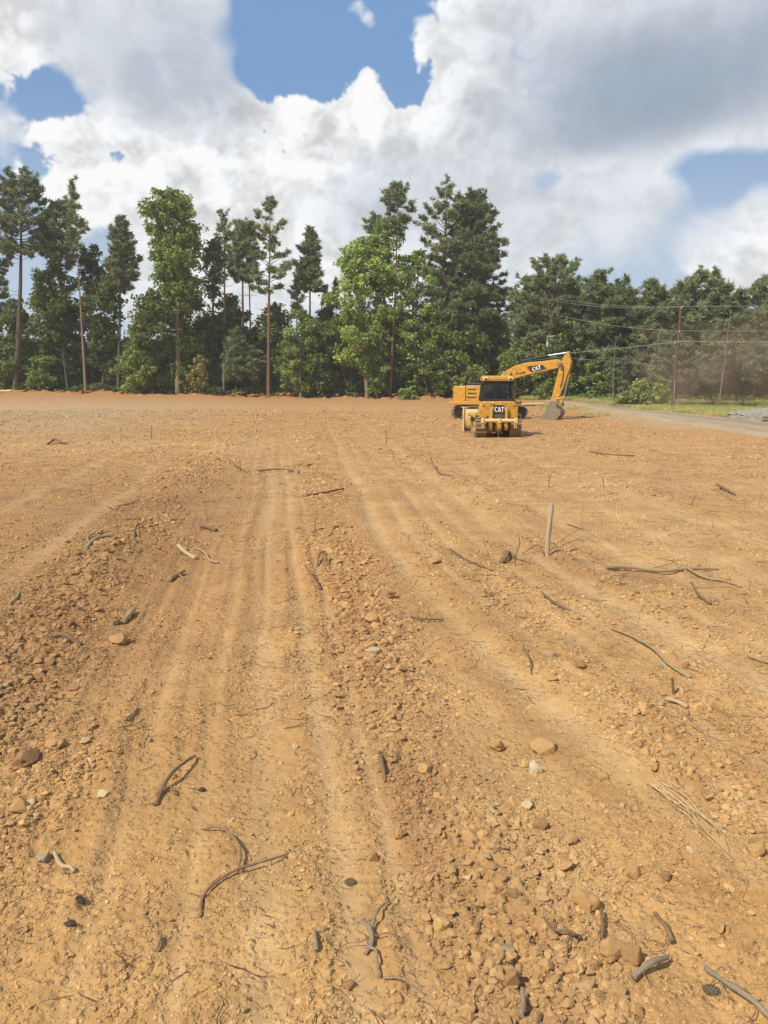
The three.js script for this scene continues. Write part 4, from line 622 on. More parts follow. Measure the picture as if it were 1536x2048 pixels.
// ---- bulldozer: front towards -x of its own axes turned to -z, so it is built along z here
{
  const t = thing('bulldozer', 'yellow bulldozer seen from behind, with dark glazed cab and raised rear bar', 'bulldozer', [5.22, ground(5.22, -37.9) + 0.03, -37.9], -0.035);
  t.scale.x = 0.93;
  for (const s of [-1, 1]) { const f = track(t, 2.95, 0.44, 0.58, 40, M.yellowDusty, M.muddySteel, 0, 0); f.rotation.y = -Math.PI / 2; f.position.set(s * 0.83, 0, 0); }
  for (const s of [-1, 1]) part('fender', [box(0.66, 0.05, 1.9, s * 0.82, 0.98, 0.2, 0.02), box(0.05, 0.16, 1.9, s * 1.12, 0.93, 0.2, 0.02)], M.yellowDusty, t);
  part('main_frame', [box(0.95, 0.62, 2.5, 0, 0.74, -0.15, 0.04), box(0.5, 0.35, 0.5, 0, 0.52, 1.2, 0.03)], M.dark, t);
  part('final_drive', [box(0.20, 0.62, 0.34, -0.38, 0.60, 1.25, 0.04), box(0.20, 0.62, 0.34, 0.38, 0.60, 1.25, 0.04), box(0.3, 0.55, 0.10, 0, 0.56, 1.42, 0.03)], M.yellow, t);
  // rear tank and housings
  part('rear_housing', plate([[-0.93, 0.84], [-0.95, 1.12], [-0.90, 1.38], [-0.78, 1.56], [-0.70, 1.60], [0.70, 1.60], [0.78, 1.56], [0.90, 1.38], [0.95, 1.12], [0.93, 0.84]], 0.85, 0.05).translate(0, 0, 0.98), M.yellow, t);
  part('seam', [box(0.012, 0.66, 0.02, -0.36, 1.2, 1.405, 0), box(0.012, 0.66, 0.02, 0.36, 1.2, 1.405, 0)], M.dark, t);
  const grille = part('rear_panel', [box(0.50, 0.50, 0.05, 0.02, 1.17, 1.43, 0.015)], M.black, t);
  for (let k = 0; k < 4; k++) part('louver', box(0.42, 0.018, 0.03, 0.02, 1.0 - k * 0.032, 1.46, 0.004), M.steel, grille);
  part('lettering', [lettering('CAT', 0.165, 0.014).scale(1.12, 1.35, 1).translate(0.02, 1.245, 1.457)], M.white, grille);
  { const s = new THREE.Shape([new THREE.Vector2(-0.075, 0), new THREE.Vector2(0.075, 0), new THREE.Vector2(0, 0.11)]); part('emblem', new THREE.ExtrudeGeometry(s, { depth: 0.014, bevelEnabled: false }).translate(0.015, 1.128, 1.462), M.yellow, grille); }
  part('handle', box(0.36, 0.05, 0.05, 0, 1.465, 1.44, 0.015), M.yellowDusty, t);
  part('step', box(0.14, 0.05, 0.08, -0.3, 1.52, 1.43, 0.01), M.cream, t);
  for (const s of [-1, 1]) part('bracket', [box(0.10, 0.58, 0.16, s * 0.36, 1.05, 1.50, 0.02), box(0.17, 0.16, 0.14, s * 0.36, 1.26, 1.50, 0.02), box(0.15, 0.10, 0.30, s * 0.36, 0.80, 1.62, 0.02)], M.yellowDusty, t);
  const barPart = part('rear_bar', [cyl(0.085, 0.085, 1.66, 0, 0.76, 1.76, 0, 0, Math.PI / 2), box(0.16, 0.24, 0.22, -0.80, 0.76, 1.76, 0.03), box(0.16, 0.24, 0.22, 0.80, 0.76, 1.76, 0.03), box(0.15, 0.22, 0.24, 0, 0.75, 1.76, 0.03)], M.cream, t);
  for (const x of [-0.78, 0, 0.78]) part('lug', [box(0.05, 0.34, 0.10, x - 0.04, 0.58, 1.78, 0.01), box(0.05, 0.34, 0.10, x + 0.04, 0.58, 1.78, 0.01)], M.yellowDusty, barPart);
  for (const s of [-1, 1]) part('lift_cylinder', [bar([s * 0.2, 0.45, 1.4], [s * 0.25, 0.72, 1.72], 0.04), bar([s * 0.5, 0.42, 1.35], [s * 0.55, 0.70, 1.72], 0.045)], M.dark, t);
  // cab
  const cab = part('cab', [box(1.52, 0.06, 1.30, 0, 1.60, 0.18, 0.02),
    ...[-1, 1].flatMap((s) => [bar([s * 0.77, 1.58, 0.80], [s * 0.70, 2.52, 0.72], 0.06, 8), bar([s * 0.77, 1.58, -0.42], [s * 0.66, 2.52, -0.36], 0.06, 8), box(0.09, 0.95, 0.09, s * 0.74, 2.05, 0.2, 0.02)]),
    box(1.46, 0.16, 0.08, 0, 2.45, 0.74, 0.03), box(1.5, 0.10, 0.08, 0, 1.66, 0.82, 0.02), box(0.05, 0.8, 0.05, 0, 2.0, -0.40, 0.01)], M.black, t);
  const pane = (a, b, c, d) => { const g = new THREE.BufferGeometry().setFromPoints([a, b, c, a, c, d].map((p) => V(...p))); g.setAttribute('uv', new THREE.Float32BufferAttribute(new Float32Array(12), 2)); g.computeVertexNormals(); return g; };
  const clear = new THREE.MeshPhysicalMaterial({ roughness: 0.03, transmission: 1, thickness: 0 }); clear.color.setRGB(0.2, 0.22, 0.23);
  part('rear_window', pane([-0.70, 1.70, 0.835], [0.70, 1.70, 0.835], [0.635, 2.40, 0.765], [-0.635, 2.40, 0.765]), clear, cab);
  part('front_window', pane([-0.66, 1.64, -0.43], [0.66, 1.64, -0.43], [0.60, 2.46, -0.37], [-0.60, 2.46, -0.37]), clear, cab);
  for (const s of [-1, 1]) part('side_window', pane([s * 0.785, 1.64, 0.74], [s * 0.785, 1.64, -0.38], [s * 0.70, 2.46, -0.32], [s * 0.715, 2.46, 0.68]), clear, cab);
  part('seat', [box(0.52, 0.14, 0.5, 0, 1.78, 0.18, 0.05), box(0.50, 0.62, 0.13, 0, 2.06, 0.44, 0.06), box(0.28, 0.16, 0.10, 0, 2.42, 0.44, 0.04)], M.dark, cab);
  part('console', [box(0.22, 0.34, 0.6, -0.46, 1.78, 0.1, 0.04), box(0.22, 0.34, 0.6, 0.46, 1.78, 0.1, 0.04), box(0.9, 0.3, 0.16, 0, 1.74, -0.34, 0.04)], M.black, cab);
  part('wiper', [bar([-0.2, 1.74, 0.845], [0.12, 2.22, 0.80], 0.012, 6)], M.black, cab);
  const roof = part('roof', plate([[-0.74, 2.50], [-0.75, 2.62], [-0.68, 2.72], [0.68, 2.72], [0.75, 2.62], [0.74, 2.50]], 1.42, 0.03).translate(0, 0, 0.18), M.yellow, t);
  part('roof_edge', [box(1.36, 0.035, 1.34, 0, 2.722, 0.18, 0.015), box(0.26, 0.17, 0.10, -0.60, 2.60, 0.89, 0.04), box(0.26, 0.17, 0.10, 0.60, 2.60, 0.89, 0.04)], M.cream, roof);
  part('roof_recess', box(0.86, 0.09, 0.02, 0.0, 2.62, 0.90, 0.004), M.yellowDusty, roof);
  for (const s of [-1, 1]) part('work_light', box(0.12, 0.09, 0.06, s * 0.60, 2.585, 0.95, 0.02), M.dark, roof);
  for (const s of [-1, 1]) part('grab_rail', [bar([s * 0.86, 1.62, 0.86], [s * 0.80, 2.35, 0.84], 0.016, 6), bar([s * 0.86, 1.62, 0.86], [s * 0.78, 1.62, 0.80], 0.016, 6), bar([s * 0.80, 2.35, 0.84], [s * 0.73, 2.35, 0.76], 0.016, 6)], M.black, cab);
  for (const s of [-1, 1]) part('tail_light', [box(0.13, 0.07, 0.04, s * 0.74, 1.42, 1.41, 0.012)], M.red, t);
  part('fuel_cap', cyl(0.07, 0.07, 0.06, -0.55, 1.63, 1.0, 0, 0, 0, 14), M.black, t);
  part('antenna', bar([0.45, 2.7, -0.2], [0.47, 3.3, -0.25], 0.008, 5), M.black, roof);
  part('hose', [limb([V(-0.3, 0.95, 1.45), V(-0.33, 0.72, 1.62), V(-0.2, 0.5, 1.5)], 0.022, 0.022, 6, 12, 0, 3), limb([V(0.25, 0.95, 1.45), V(0.3, 0.70, 1.64), V(0.16, 0.48, 1.5)], 0.022, 0.022, 6, 12, 0, 4), limb([V(-0.52, 0.95, 1.42), V(-0.6, 0.68, 1.6), V(-0.5, 0.45, 1.4)], 0.02, 0.02, 6, 12, 0, 5)], M.black, t);
  part('mud_cake', [box(0.5, 0.05, 0.6, -0.82, 1.015, 0.6, 0.02), box(0.42, 0.04, 0.4, 0.82, 1.012, 0.5, 0.02)], M.muddySteel, t);
  // engine and blade, mostly hidden by the cab
  const hood = part('hood', plate([[-0.44, 0.95], [-0.44, 1.50], [-0.36, 1.58], [0.36, 1.58], [0.44, 1.50], [0.44, 0.95]], 1.25, 0.03).translate(0, 0, -1.08), M.yellow, t);
  part('exhaust_stack', [cyl(0.05, 0.05, 0.75, 0.24, 1.92, -0.95), cyl(0.055, 0.03, 0.16, 0.24, 2.36, -0.98, 0.35)], M.dark, hood);
  for (const s of [-1, 1]) part('push_arm', [box(0.16, 0.24, 2.3, s * 0.46, 0.52, -1.35, 0.03)], M.yellowDusty, t);
  for (const s of [-1, 1]) part('blade_cylinder', [bar([s * 0.4, 1.2, -1.5], [s * 0.45, 0.7, -2.35], 0.06), bar([s * 0.4, 1.3, -1.3], [s * 0.4, 1.2, -1.5], 0.085)], M.yellow, t);
  const prof = []; for (let k = 0; k <= 10; k++) { const a = lerp(-0.95, 0.75, k / 10); prof.push([-2.62 + (Math.cos(a) - 0.7) * 0.5, 0.60 + Math.sin(a) * 0.74]); }
  const back = prof.slice().reverse().map(([a, b]) => [a + 0.07, b]);
  const blade = part('blade', plate([...prof, ...back], 2.86, 0.01).rotateY(-Math.PI / 2), M.cream, t);
  part('cutting_edge', box(2.86, 0.22, 0.05, 0, 0.10, -2.52, 0.008, 0.5), M.steel, blade);
  for (const s of [-1, 1]) part('end_plate', plate([[-2.80, 0.0], [-2.30, 0.02], [-2.34, 0.5], [-2.36, 0.95], [-2.46, 1.22], [-2.62, 1.20], [-2.72, 0.6]], 0.06, 0.01).rotateY(-Math.PI / 2).translate(s * 1.43, 0, 0), M.cream, blade);
  part('blade_rib', [box(2.5, 0.16, 0.18, 0, 0.86, -2.18, 0.03), box(2.5, 0.16, 0.18, 0, 0.36, -2.14, 0.03)], M.yellowDusty, blade);
}
// ---- excavator: its arm points along +x of its own axes
{
  const x0 = 7.35, z0 = -54.5, t = thing('excavator', 'yellow tracked excavator with arched boom, its bucket resting on the ground', 'excavator', [x0, ground(x0, z0) + 0.02, z0], -27 * Math.PI / 180);
  const under = new THREE.Group(); under.name = 'undercarriage'; under.rotation.y = 39 * Math.PI / 180; under.position.set(-0.3, 0, 0); t.add(under);
  for (const s of [-1, 1]) track(under, 4.4, 0.44, 0.62, 46, M.dark, M.steel, 0, s * 1.22);
  part('car_body', [box(2.2, 0.4, 2.0, 0, 0.62, 0, 0.05), cyl(0.75, 0.75, 0.25, 0, 0.9, 0, 0, 0, 0, 28)], M.dark, under);
  part('deck', box(4.3, 0.22, 2.5, -0.55, 1.08, 0, 0.03), M.excYellow, t);
  const cw = []; for (let k = 0; k <= 8; k++) { const a = Math.PI * (0.5 + k / 8); cw.push([-1.95 + Math.cos(a) * 0.85, Math.sin(a) * 1.24]); }
  const body = (pts, h0, h1, b) => { const g = plate(pts, h1 - h0, b); g.rotateX(-Math.PI / 2); return g.translate(0, (h0 + h1) / 2, 0); };
  part('counterweight', body([[-1.55, 1.24], ...cw, [-1.55, -1.24]], 1.0, 2.2, 0.07), M.excYellow, t);
  const house = part('engine_housing', [box(2.0, 1.08, 2.44, -0.53, 1.70, 0, 0.07)], M.excYellow, t);
  for (let k = 0; k < 3; k++) part('louver', box(0.62, 0.085, 0.03, -1.08, 1.98 - k * 0.26, 1.225, 0.006), M.dark, house);
  part('seam', [box(0.02, 0.95, 0.02, -0.30, 1.70, 1.222, 0)], M.dark, house);
  part('hood_cover', [box(1.15, 0.17, 1.0, -1.0, 2.31, 0.45, 0.04)], M.black, house);
  part('hand_rail', [...[-1.5, -0.9, -0.3, 0.3].map((x) => bar([x, 2.22, -1.15], [x, 2.62, -1.15], 0.018, 6)), bar([-1.5, 2.62, -1.15], [0.3, 2.62, -1.15], 0.018, 6), bar([0.35, 1.9, 1.15], [0.35, 2.35, 1.15], 0.018, 6), bar([1.6, 1.9, 1.15], [1.6, 2.3, 1.15], 0.018, 6), bar([0.35, 2.33, 1.15], [1.6, 2.3, 1.15], 0.018, 6)], M.black, house);
  part('mirror', [bar([1.6, 2.3, 1.1], [1.75, 2.5, 1.2], 0.015, 5), box(0.05, 0.26, 0.18, 1.76, 2.5, 1.2, 0.02)], M.black, t);
  part('door_handle', box(0.14, 0.05, 0.03, -1.42, 1.5, 1.23, 0.01), M.black, house);
  part('exhaust_pipe', [cyl(0.07, 0.07, 0.4, -0.4, 2.42, -0.2), cyl(0.12, 0.12, 0.2, -0.15, 2.34, 0.5)], M.dark, house);
  part('tool_box', [box(1.35, 0.75, 0.75, 1.0, 1.5, 0.78, 0.06)], M.excYellow, t);
  const badge = part('side_badge', plate([[-0.22, 1.20], [0.42, 1.20], [0.42, 1.86], [-0.10, 1.86]], 0.02, 0.004).translate(0, 0, 1.232), M.black, house);
  part('stripe', plate([[-0.36, 1.20], [-0.24, 1.20], [-0.12, 1.50], [-0.24, 1.50]], 0.02, 0.004).translate(0, 0, 1.234), M.red, badge);
  part('lettering', lettering('CAT', 0.24, 0.012).translate(0.13, 1.58, 1.245), M.white, badge);
  const cab = part('cab', [box(1.3, 0.7, 0.92, 0.35, 1.5, -0.78, 0.06), box(1.24, 0.09, 0.92, 0.35, 2.55, -0.78, 0.04), ...[[-0.2, -0.36], [-0.2, -1.2], [0.9, -0.36], [0.9, -1.2]].map(([a, b]) => box(0.08, 0.8, 0.08, a, 2.15, b, 0.01))], M.black, t);
  part('window', [box(1.02, 0.7, 0.02, 0.35, 2.18, -0.36, 0), box(0.02, 0.7, 0.78, 0.92, 2.18, -0.78, 0)], M.glass, cab);
  // arm
  const boom = part('boom', plate(BOOM, 0.46, 0.025), M.excYellow, t);
  const decal = part('decal', plate(LOGOBOX, 0.012, 0.003).translate(0, 0, 0.235), M.black, boom);
  { const g = lettering('CAT', 0.235, 0.01).scale(1.0, 1.12, 1).rotateZ(0.30).translate(2.98, 3.345, 0.245); part('lettering', g, M.white, decal); }
  { const s = new THREE.Shape([new THREE.Vector2(-0.10, 0), new THREE.Vector2(0.10, 0), new THREE.Vector2(0, 0.12)]); part('emblem', new THREE.ExtrudeGeometry(s, { depth: 0.01, bevelEnabled: false }).rotateZ(0.3).translate(3.01, 3.225, 0.249), M.excYellow, decal); }
  part('decal_point', plate([[2.28, 3.49], [2.37, 3.475], [2.56, 3.17], [2.5, 3.155], [2.36, 3.27]], 0.012, 0.003).translate(0, 0, 0.237), M.red, decal);
  part('grab_rail', [bar([1.62, 2.98, 0.26], [1.62, 3.2, 0.26], 0.02, 6), bar([1.62, 3.0, 0.26], [2.16, 3.08, 0.26], 0.018, 6), box(0.2, 0.09, 0.03, 2.14, 3.08, 0.245, 0.01, 0, 0, 0.25)], M.dark, boom);
  part('pin', [cyl(0.11, 0.11, 0.62, 1.21, 3.06, 0, Math.PI / 2), cyl(0.13, 0.13, 0.56, 4.43, 3.62, 0, Math.PI / 2), cyl(0.12, 0.12, 0.62, 0.45, 1.9, 0, Math.PI / 2)], M.steel, boom);
  part('hose', [limb([V(0.8, 3.2, 0.12), V(1.4, 3.58, 0.14), V(2.3, 3.80, 0.14), V(3.4, 3.92, 0.14), V(4.2, 4.02, 0.12), V(4.5, 3.95, 0.1)], 0.035, 0.035, 6, 24, 0, 3), limb([V(0.8, 3.2, -0.05), V(1.4, 3.60, -0.05), V(2.3, 3.79, -0.05), V(3.4, 3.90, -0.05), V(4.3, 3.98, -0.05)], 0.035, 0.035, 6, 24, 0, 4)], M.black, boom);
  for (const s of [-1, 1]) part('boom_cylinder', [bar([1.21, 3.06, s * 0.36], [1.12, 2.55, s * 0.36], 0.05), bar([1.12, 2.55, s * 0.36], [1.0, 1.5, s * 0.36], 0.085), cyl(0.1, 0.1, 0.12, 1.21, 3.06, s * 0.36, Math.PI / 2)], M.excYellow, t);
  const stickP = part('stick', plate(STICK, 0.34, 0.02), M.excYellow, t);
  part('bolt_plate', [box(0.16, 0.3, 0.02, 4.66, 3.35, 0.175, 0.006, 0, 0, -0.3), cyl(0.07, 0.07, 0.4, 4.6, 3.6, 0, Math.PI / 2)], M.dark, stickP);
  part('hose', [limb([V(4.72, 3.3, 0.2), V(4.72, 2.9, 0.22), V(4.68, 2.5, 0.2), V(4.55, 2.1, 0.2)], 0.03, 0.03, 6, 12, 0, 5)], M.black, stickP);
  part('stick_cylinder', [bar([1.81, 3.80, 0], [3.66, 4.16, 0], 0.085), bar([1.7, 3.70, 0.12], [1.9, 3.86, 0.12], 0.06)], M.black, t);
  part('cylinder_rod', [bar([3.64, 4.155, 0], [4.96, 4.33, 0], 0.055), cyl(0.10, 0.10, 0.3, 4.96, 4.32, 0, Math.PI / 2)], M.chrome, t);
  part('bucket_cylinder', [bar([5.12, 3.75, 0], [4.98, 2.6, 0], 0.075), cyl(0.1, 0.1, 0.22, 5.12, 3.75, 0, Math.PI / 2)], M.excYellow, t);
  part('bucket_rod', [bar([4.98, 2.6, 0], [4.78, 1.52, 0], 0.045)], M.chrome, t);
  part('link', [bar([4.78, 1.5, 0.16], [4.25, 1.36, 0.16], 0.05), bar([4.78, 1.5, -0.16], [4.25, 1.36, -0.16], 0.05), bar([4.78, 1.5, 0.1], [4.58, 1.08, 0.1], 0.06), bar([4.78, 1.5, -0.1], [4.58, 1.08, -0.1], 0.06), cyl(0.07, 0.07, 0.42, 4.78, 1.5, 0, Math.PI / 2)], M.yellowDusty, t);
  // bucket: two side plates and a rounded shell between them
  const B = BUCKET.map(([a, b]) => [a, Math.max(b, -0.05) + 0.05]);
  const bucket = part('bucket', [plate([B[2], B[3], B[4], B[5], B[6], B[7]].concat([[B[7][0] - 0.02, B[7][1] + 0.06], [4.42, 0.22], [4.6, 0.42], [4.58, 0.6], [4.38, 0.9]]), 1.1, 0.008), plate([[3.30, 0.0], [4.14, 0.0], [4.5, 0.1], [4.48, 0.17], [4.12, 0.07], [3.42, 0.06]], 1.1, 0.008)], M.steel, t);
  for (const s of [-1, 1]) part('side_plate', plate([B[0], B[1], B[2], B[3], B[4], B[5], B[6], B[7], [3.36, 0.0], B[9], B[10], B[11]], 0.035, 0.006).translate(0, 0, s * 0.55), M.steel, bucket);
  for (let k = 0; k < 5; k++) part('tooth', plate([[3.42, 0.0], [3.10, 0.02], [3.08, 0.05], [3.42, 0.12]], 0.09, 0.01).translate(0, 0, -0.48 + k * 0.24), M.muddySteel, bucket);
  for (const s of [-1, 1]) part('ear', plate([[3.9, 1.22], [4.15, 1.28], [4.75, 1.12], [4.7, 0.9], [4.3, 0.85], [3.95, 0.9]], 0.05, 0.008).translate(0, 0, s * 0.2), M.steel, bucket);
}

// ---------------------------------------------------------------- poles, wires and the verge
{
  const p1 = thing('utility_pole', 'brown wooden utility pole standing on the grass verge beside the lane', 'utility pole', [POLE1[0][0], ground(POLE1[0][0], POLE1[0][2]) - 0.1, POLE1[0][2]]);
  const h = 8.7, lean = 0.22;
  part('shaft', limb([V(0, 0, 0), V(lean * 0.5, h / 2, 0), V(lean, h, 0)], 0.17, 0.115, 10, 14, 0.03, 5), M.pole, p1);
  for (const y of [8.62, 6.6, 5.72]) part('insulator', [cyl(0.05, 0.04, 0.14, lean * y / h, y + 0.06, 0.14), box(0.05, 0.05, 0.3, lean * y / h, y, 0.1, 0.01)], M.concrete, p1);
  part('guard_strip', box(0.06, 2.2, 0.03, 0.02, 1.4, 0.165, 0.01), M.concrete, p1);
  const p2 = thing('utility_pole', 'tall grey utility pole with crossarms among the trees behind the excavator', 'utility pole', [POLE2[0][0], 0, POLE2[0][2]]);
  part('shaft', limb([V(0, 0, 0), V(0.1, 6, 0), V(0.2, 12.2, 0)], 0.17, 0.11, 10, 14, 0.03, 6), M.pole, p2);
  for (const [y, w, x] of [[11.6, 1.5, 0.2], [9.9, 1.6, 0.12], [7.45, 1.35, 0.35]]) {
    const a = part('crossarm', box(w, 0.16, 0.13, x, y, 0.2, 0.02, 0, -0.25, 0.10), y < 8 ? M.concrete : M.pole, p2);
    part('brace', [bar([x - 0.35, y - 0.03, 0.24], [0.15, y - 0.75, 0.16], 0.03, 6), bar([x + 0.35, y + 0.03, 0.2], [0.15, y - 0.75, 0.16], 0.03, 6)], M.greywood, a);
    for (const s of [-0.42, 0.42]) part('insulator', cyl(0.05, 0.04, 0.16, x + s * w, y + 0.16 + s * 0.1 * w, 0.2), M.concrete, a);
  }
  part('transformer', [cyl(0.2, 0.2, 0.6, -0.22, 6.5, 0.15), cyl(0.17, 0.1, 0.08, -0.22, 6.84, 0.15)], M.concrete, p2);
  const top = (y) => V(POLE1[0][0] + lean * y / h, p1.position.y + y, POLE1[0][2] + 0.14), far = (dx, y) => V(POLE2[0][0] + dx, y, POLE2[0][2] + 0.2);
  const right = (y, dz = 0) => V(72, y, -58 + dz);
  const wires = [[top(8.75), right(8.8), 0.25, 'overhead wire from the top of the brown utility pole to the right'], [top(6.7), right(7.0), 0.3, 'overhead wire running right from the middle of the brown utility pole'], [top(5.82), right(5.9), 0.3, 'thick lowest overhead cable running right from the brown utility pole', 0.018],
    [far(0.55, 11.7), top(8.75), 0.3, 'upper overhead wire between the two utility poles, right of the pair'], [far(-0.35, 11.6), top(8.7), 0.4, 'upper overhead wire between the two utility poles, left of the pair'], [far(0.5, 9.95), top(6.7), 0.35, 'middle overhead wire between the two utility poles'], [far(0.05, 5.4), top(5.82), 0.12, 'thick cable from the brown utility pole past the excavator elbow', 0.018],
    [V(15, 5.6, -97), V(72, 3.2, -62), 1.2, 'faint sagging wire low in front of the dark wood']];
  for (const [a, b, sag, label, r = 0.011] of wires) {
    const pts = []; for (let k = 0; k <= 8; k++) { const t = k / 8, p = a.clone().lerp(b, t); p.y -= sag * 4 * t * (1 - t); pts.push(p); }
    tag(part('power_line', limb(pts, r, r, 5, 40, 0, 1), M.concrete), label, 'power line');
  }
}
{ // grass along the lane
  const r = rng(31), g = blades(16, 9, (q, tri) => { const a = q() * 6.28, d = V(Math.cos(a), 0, Math.sin(a)), o = d.clone().multiplyScalar(0.10 * q()), w = V(-d.z, 0, d.x).multiplyScalar(0.010 + 0.006 * q()); tri(o.clone().add(w), o.clone().sub(w), o.clone().addScaledVector(d, 0.05 + 0.10 * q()).add(V(0, 0.16 + 0.16 * q(), 0))); });
  const mat = leafMat([0.50, 0.46, 0.17], 0.35), list = [];
  while (list.length < 30000) {
    const x = lerp(16.5, 60, Math.pow(r(), 1.2)), D = lerp(40, 100, r()), rd = roadAt(x, -D); if (rd < 1.02) continue;
    if (x < 21 && D < 95 && r() > sst(rd, 1.3, 1.8) * sst(x, 17.3, 21) * 1.1) continue;
    const line = 100 - (x - 17) * 1.35; if (D > line + 5) continue;
    if (Math.hypot(x - 23.6, D - 50.5) < 2.2) continue;
    const k = n2(x * 0.4, D * 0.4); if (k < -0.4 + 0.4 * r()) continue;
    list.push([x, -D, (0.75 + 0.8 * sst(D, line - 9, line)) * (0.6 + 0.8 * r()), k]);
  }
  for (let i = 0; i < 700; i++) { const D = 55 + 30 * r(), x = lerp(13, 18.2, r()), k = n2(x * 0.8, D * 0.3); if (k > 0.12 && roadAt(x, -D) > 1.05) list.push([x, -D, 0.5 + 0.4 * r(), 0.1]); }
  const m = new THREE.InstancedMesh(g, mat, list.length), o = new THREE.Object3D(), c = new THREE.Color();
  list.forEach(([x, z, s, k], i) => { o.position.set(x, ground(x, z) - 0.01, z); o.rotation.y = r() * 6.28; o.scale.set(s * 1.3, s, s * 1.3); o.updateMatrix(); m.setMatrixAt(i, o.matrix); const dry = clamp(0.35 - k * 0.6 + 0.4 * (r() - 0.5)); c.setRGB(lerp(0.75, 1.75, dry), lerp(0.95, 1.3, dry), lerp(0.8, 1.6, dry)); m.setColorAt(i, c); });
  m.name = 'grass'; tag(m, 'green and straw-coloured grass on the verge along the lane', 'grass', null, 'stuff'); scene.add(m);
}
// ---------------------------------------------------------------- loose things on the field
function stone(seed, detail = 3, flat = 0.7, angular = 0.5) {
  let g = new THREE.IcosahedronGeometry(1, detail); g.deleteAttribute('normal'); g.deleteAttribute('uv'); g = mergeVertices(g, 1e-4);
  const p = g.attributes.position, r = rng(seed), cuts = []; for (let k = 0; k < 11; k++) cuts.push([ball(r), 0.50 + 0.32 * r()]);
  const v = V(0, 0, 0), uv = new Float32Array(p.count * 2);
  for (let i = 0; i < p.count; i++) {
    v.fromBufferAttribute(p, i);
    const n = 1 + 0.36 * n3(v.x * 1.3 + seed, v.y * 1.3, v.z * 1.3) + 0.12 * n3(v.x * 3.1, v.y * 3.1 + seed, v.z * 3.1) + 0.05 * n3(v.x * 7, v.y * 7, v.z * 7 + seed);
    v.multiplyScalar(n);
    for (const [d, k] of cuts) { const q = v.dot(d); if (q > k) v.addScaledVector(d, (k - q) * angular * 1.6 > k - q ? (k - q) * Math.min(1, angular * 1.6) : k - q); }
    v.y *= flat; p.setXYZ(i, v.x, v.y, v.z); uv[i * 2] = (v.x + v.y * 0.5) * 0.05; uv[i * 2 + 1] = (v.z + v.y * 0.6) * 0.05;
  }
  g.setAttribute('uv', new THREE.BufferAttribute(uv, 2)); g.computeVertexNormals();
  return g;
}
const STONE = Object.fromEntries(Object.entries({ tan: [0.42, 0.245, 0.095], pale: [0.50, 0.37, 0.20], brown: [0.31, 0.17, 0.07], yellow: [0.50, 0.33, 0.115], white: [0.52, 0.41, 0.27], grey: [0.34, 0.26, 0.165] }).map(([k, c]) => [k, std(c.map((v) => v * 1.15), 0.97, { map: soil.color, bumpMap: soil.bump, bumpScale: 0.006 })]));
ROCKS.forEach(([x, z, w, hw, tone, label], i) => {
  const g = stone(1000 + i * 31, 9, 1, tone === 'grey' || tone === 'pale' ? 0.62 : 0.55), rw = w / 2 * 1.06, m = part('rock', g, STONE[tone]), r = rng(i + 5);
  g.scale(rw, Math.min(rw * hw * 1.15, rw * 1.5), rw * (0.75 + 0.35 * r())); g.rotateY(r() * 6.28); g.computeVertexNormals();
  m.position.set(x, ground(x, z) + rw * hw * 0.42, z);
  tag(m, label, 'rock');
});
function stickGeo([pts, r0, r1], up, seed) {
  const P = pts.map(([x, y, z], i) => V(x, up ? (i ? y + ground(pts[0][0], pts[0][2]) : ground(x, z) - 0.05) : ground(x, z) + y * 0.8 + Math.min(r0, r1) * 0.1, z));
  return limb(P, Math.max(r0 * 0.84, 0.0035), Math.max(r1 * 0.78, 0.002), 11, Math.max(22, P.length * 11), 0.26, seed);
}
STICKS.forEach(([name, label, cat, up, mat, main, sides], i) => {
  const first = main[0][0], o = thing(name, label, cat, [first[0], ground(first[0], first[2]), first[2]]), shift = (g) => g.translate(-o.position.x, -o.position.y, -o.position.z);
  const body = name === 'stump' ? 'root' : 'shaft';
  part(body, shift(stickGeo(main, up, i + 1)), WOOD[mat], o);
  if (!up && /root|branch|stump|stick/.test(name)) {
    const q = rng(i * 13 + 1), P = main[0], n = name === 'stick' ? 2 : 5;
    for (let k = 0; k < n; k++) {
      const j = Math.floor(q() * (P.length - 1)), t = q(), a = P[j], b = P[j + 1], x = lerp(a[0], b[0], t), z = lerp(a[2], b[2], t), y = lerp(a[1], b[1], t) * 0.8, L = (main[1] * 6 + 0.03) * (0.5 + q()), an = q() * 6.28;
      const pts = [V(x, ground(x, z) + y, z)]; for (let m = 1; m < 4; m++) { const px = x + Math.cos(an + 0.5 * (q() - 0.5) * m) * L * m / 3, pz = z + Math.sin(an + 0.5 * (q() - 0.5) * m) * L * m / 3; pts.push(V(px, ground(px, pz) + y * (1 - m / 3) + 0.004 + 0.012 * q(), pz)); }
      part('rootlet', shift(limb(pts, Math.max(0.0025, main[1] * 0.22), 0.001, 5, 9, 0.2, k)), WOOD[mat], o);
    }
  }
  sides.forEach((s, k) => part('side_branch', shift(stickGeo(s, 0, i * 7 + k + 50)), WOOD[mat], o));
});
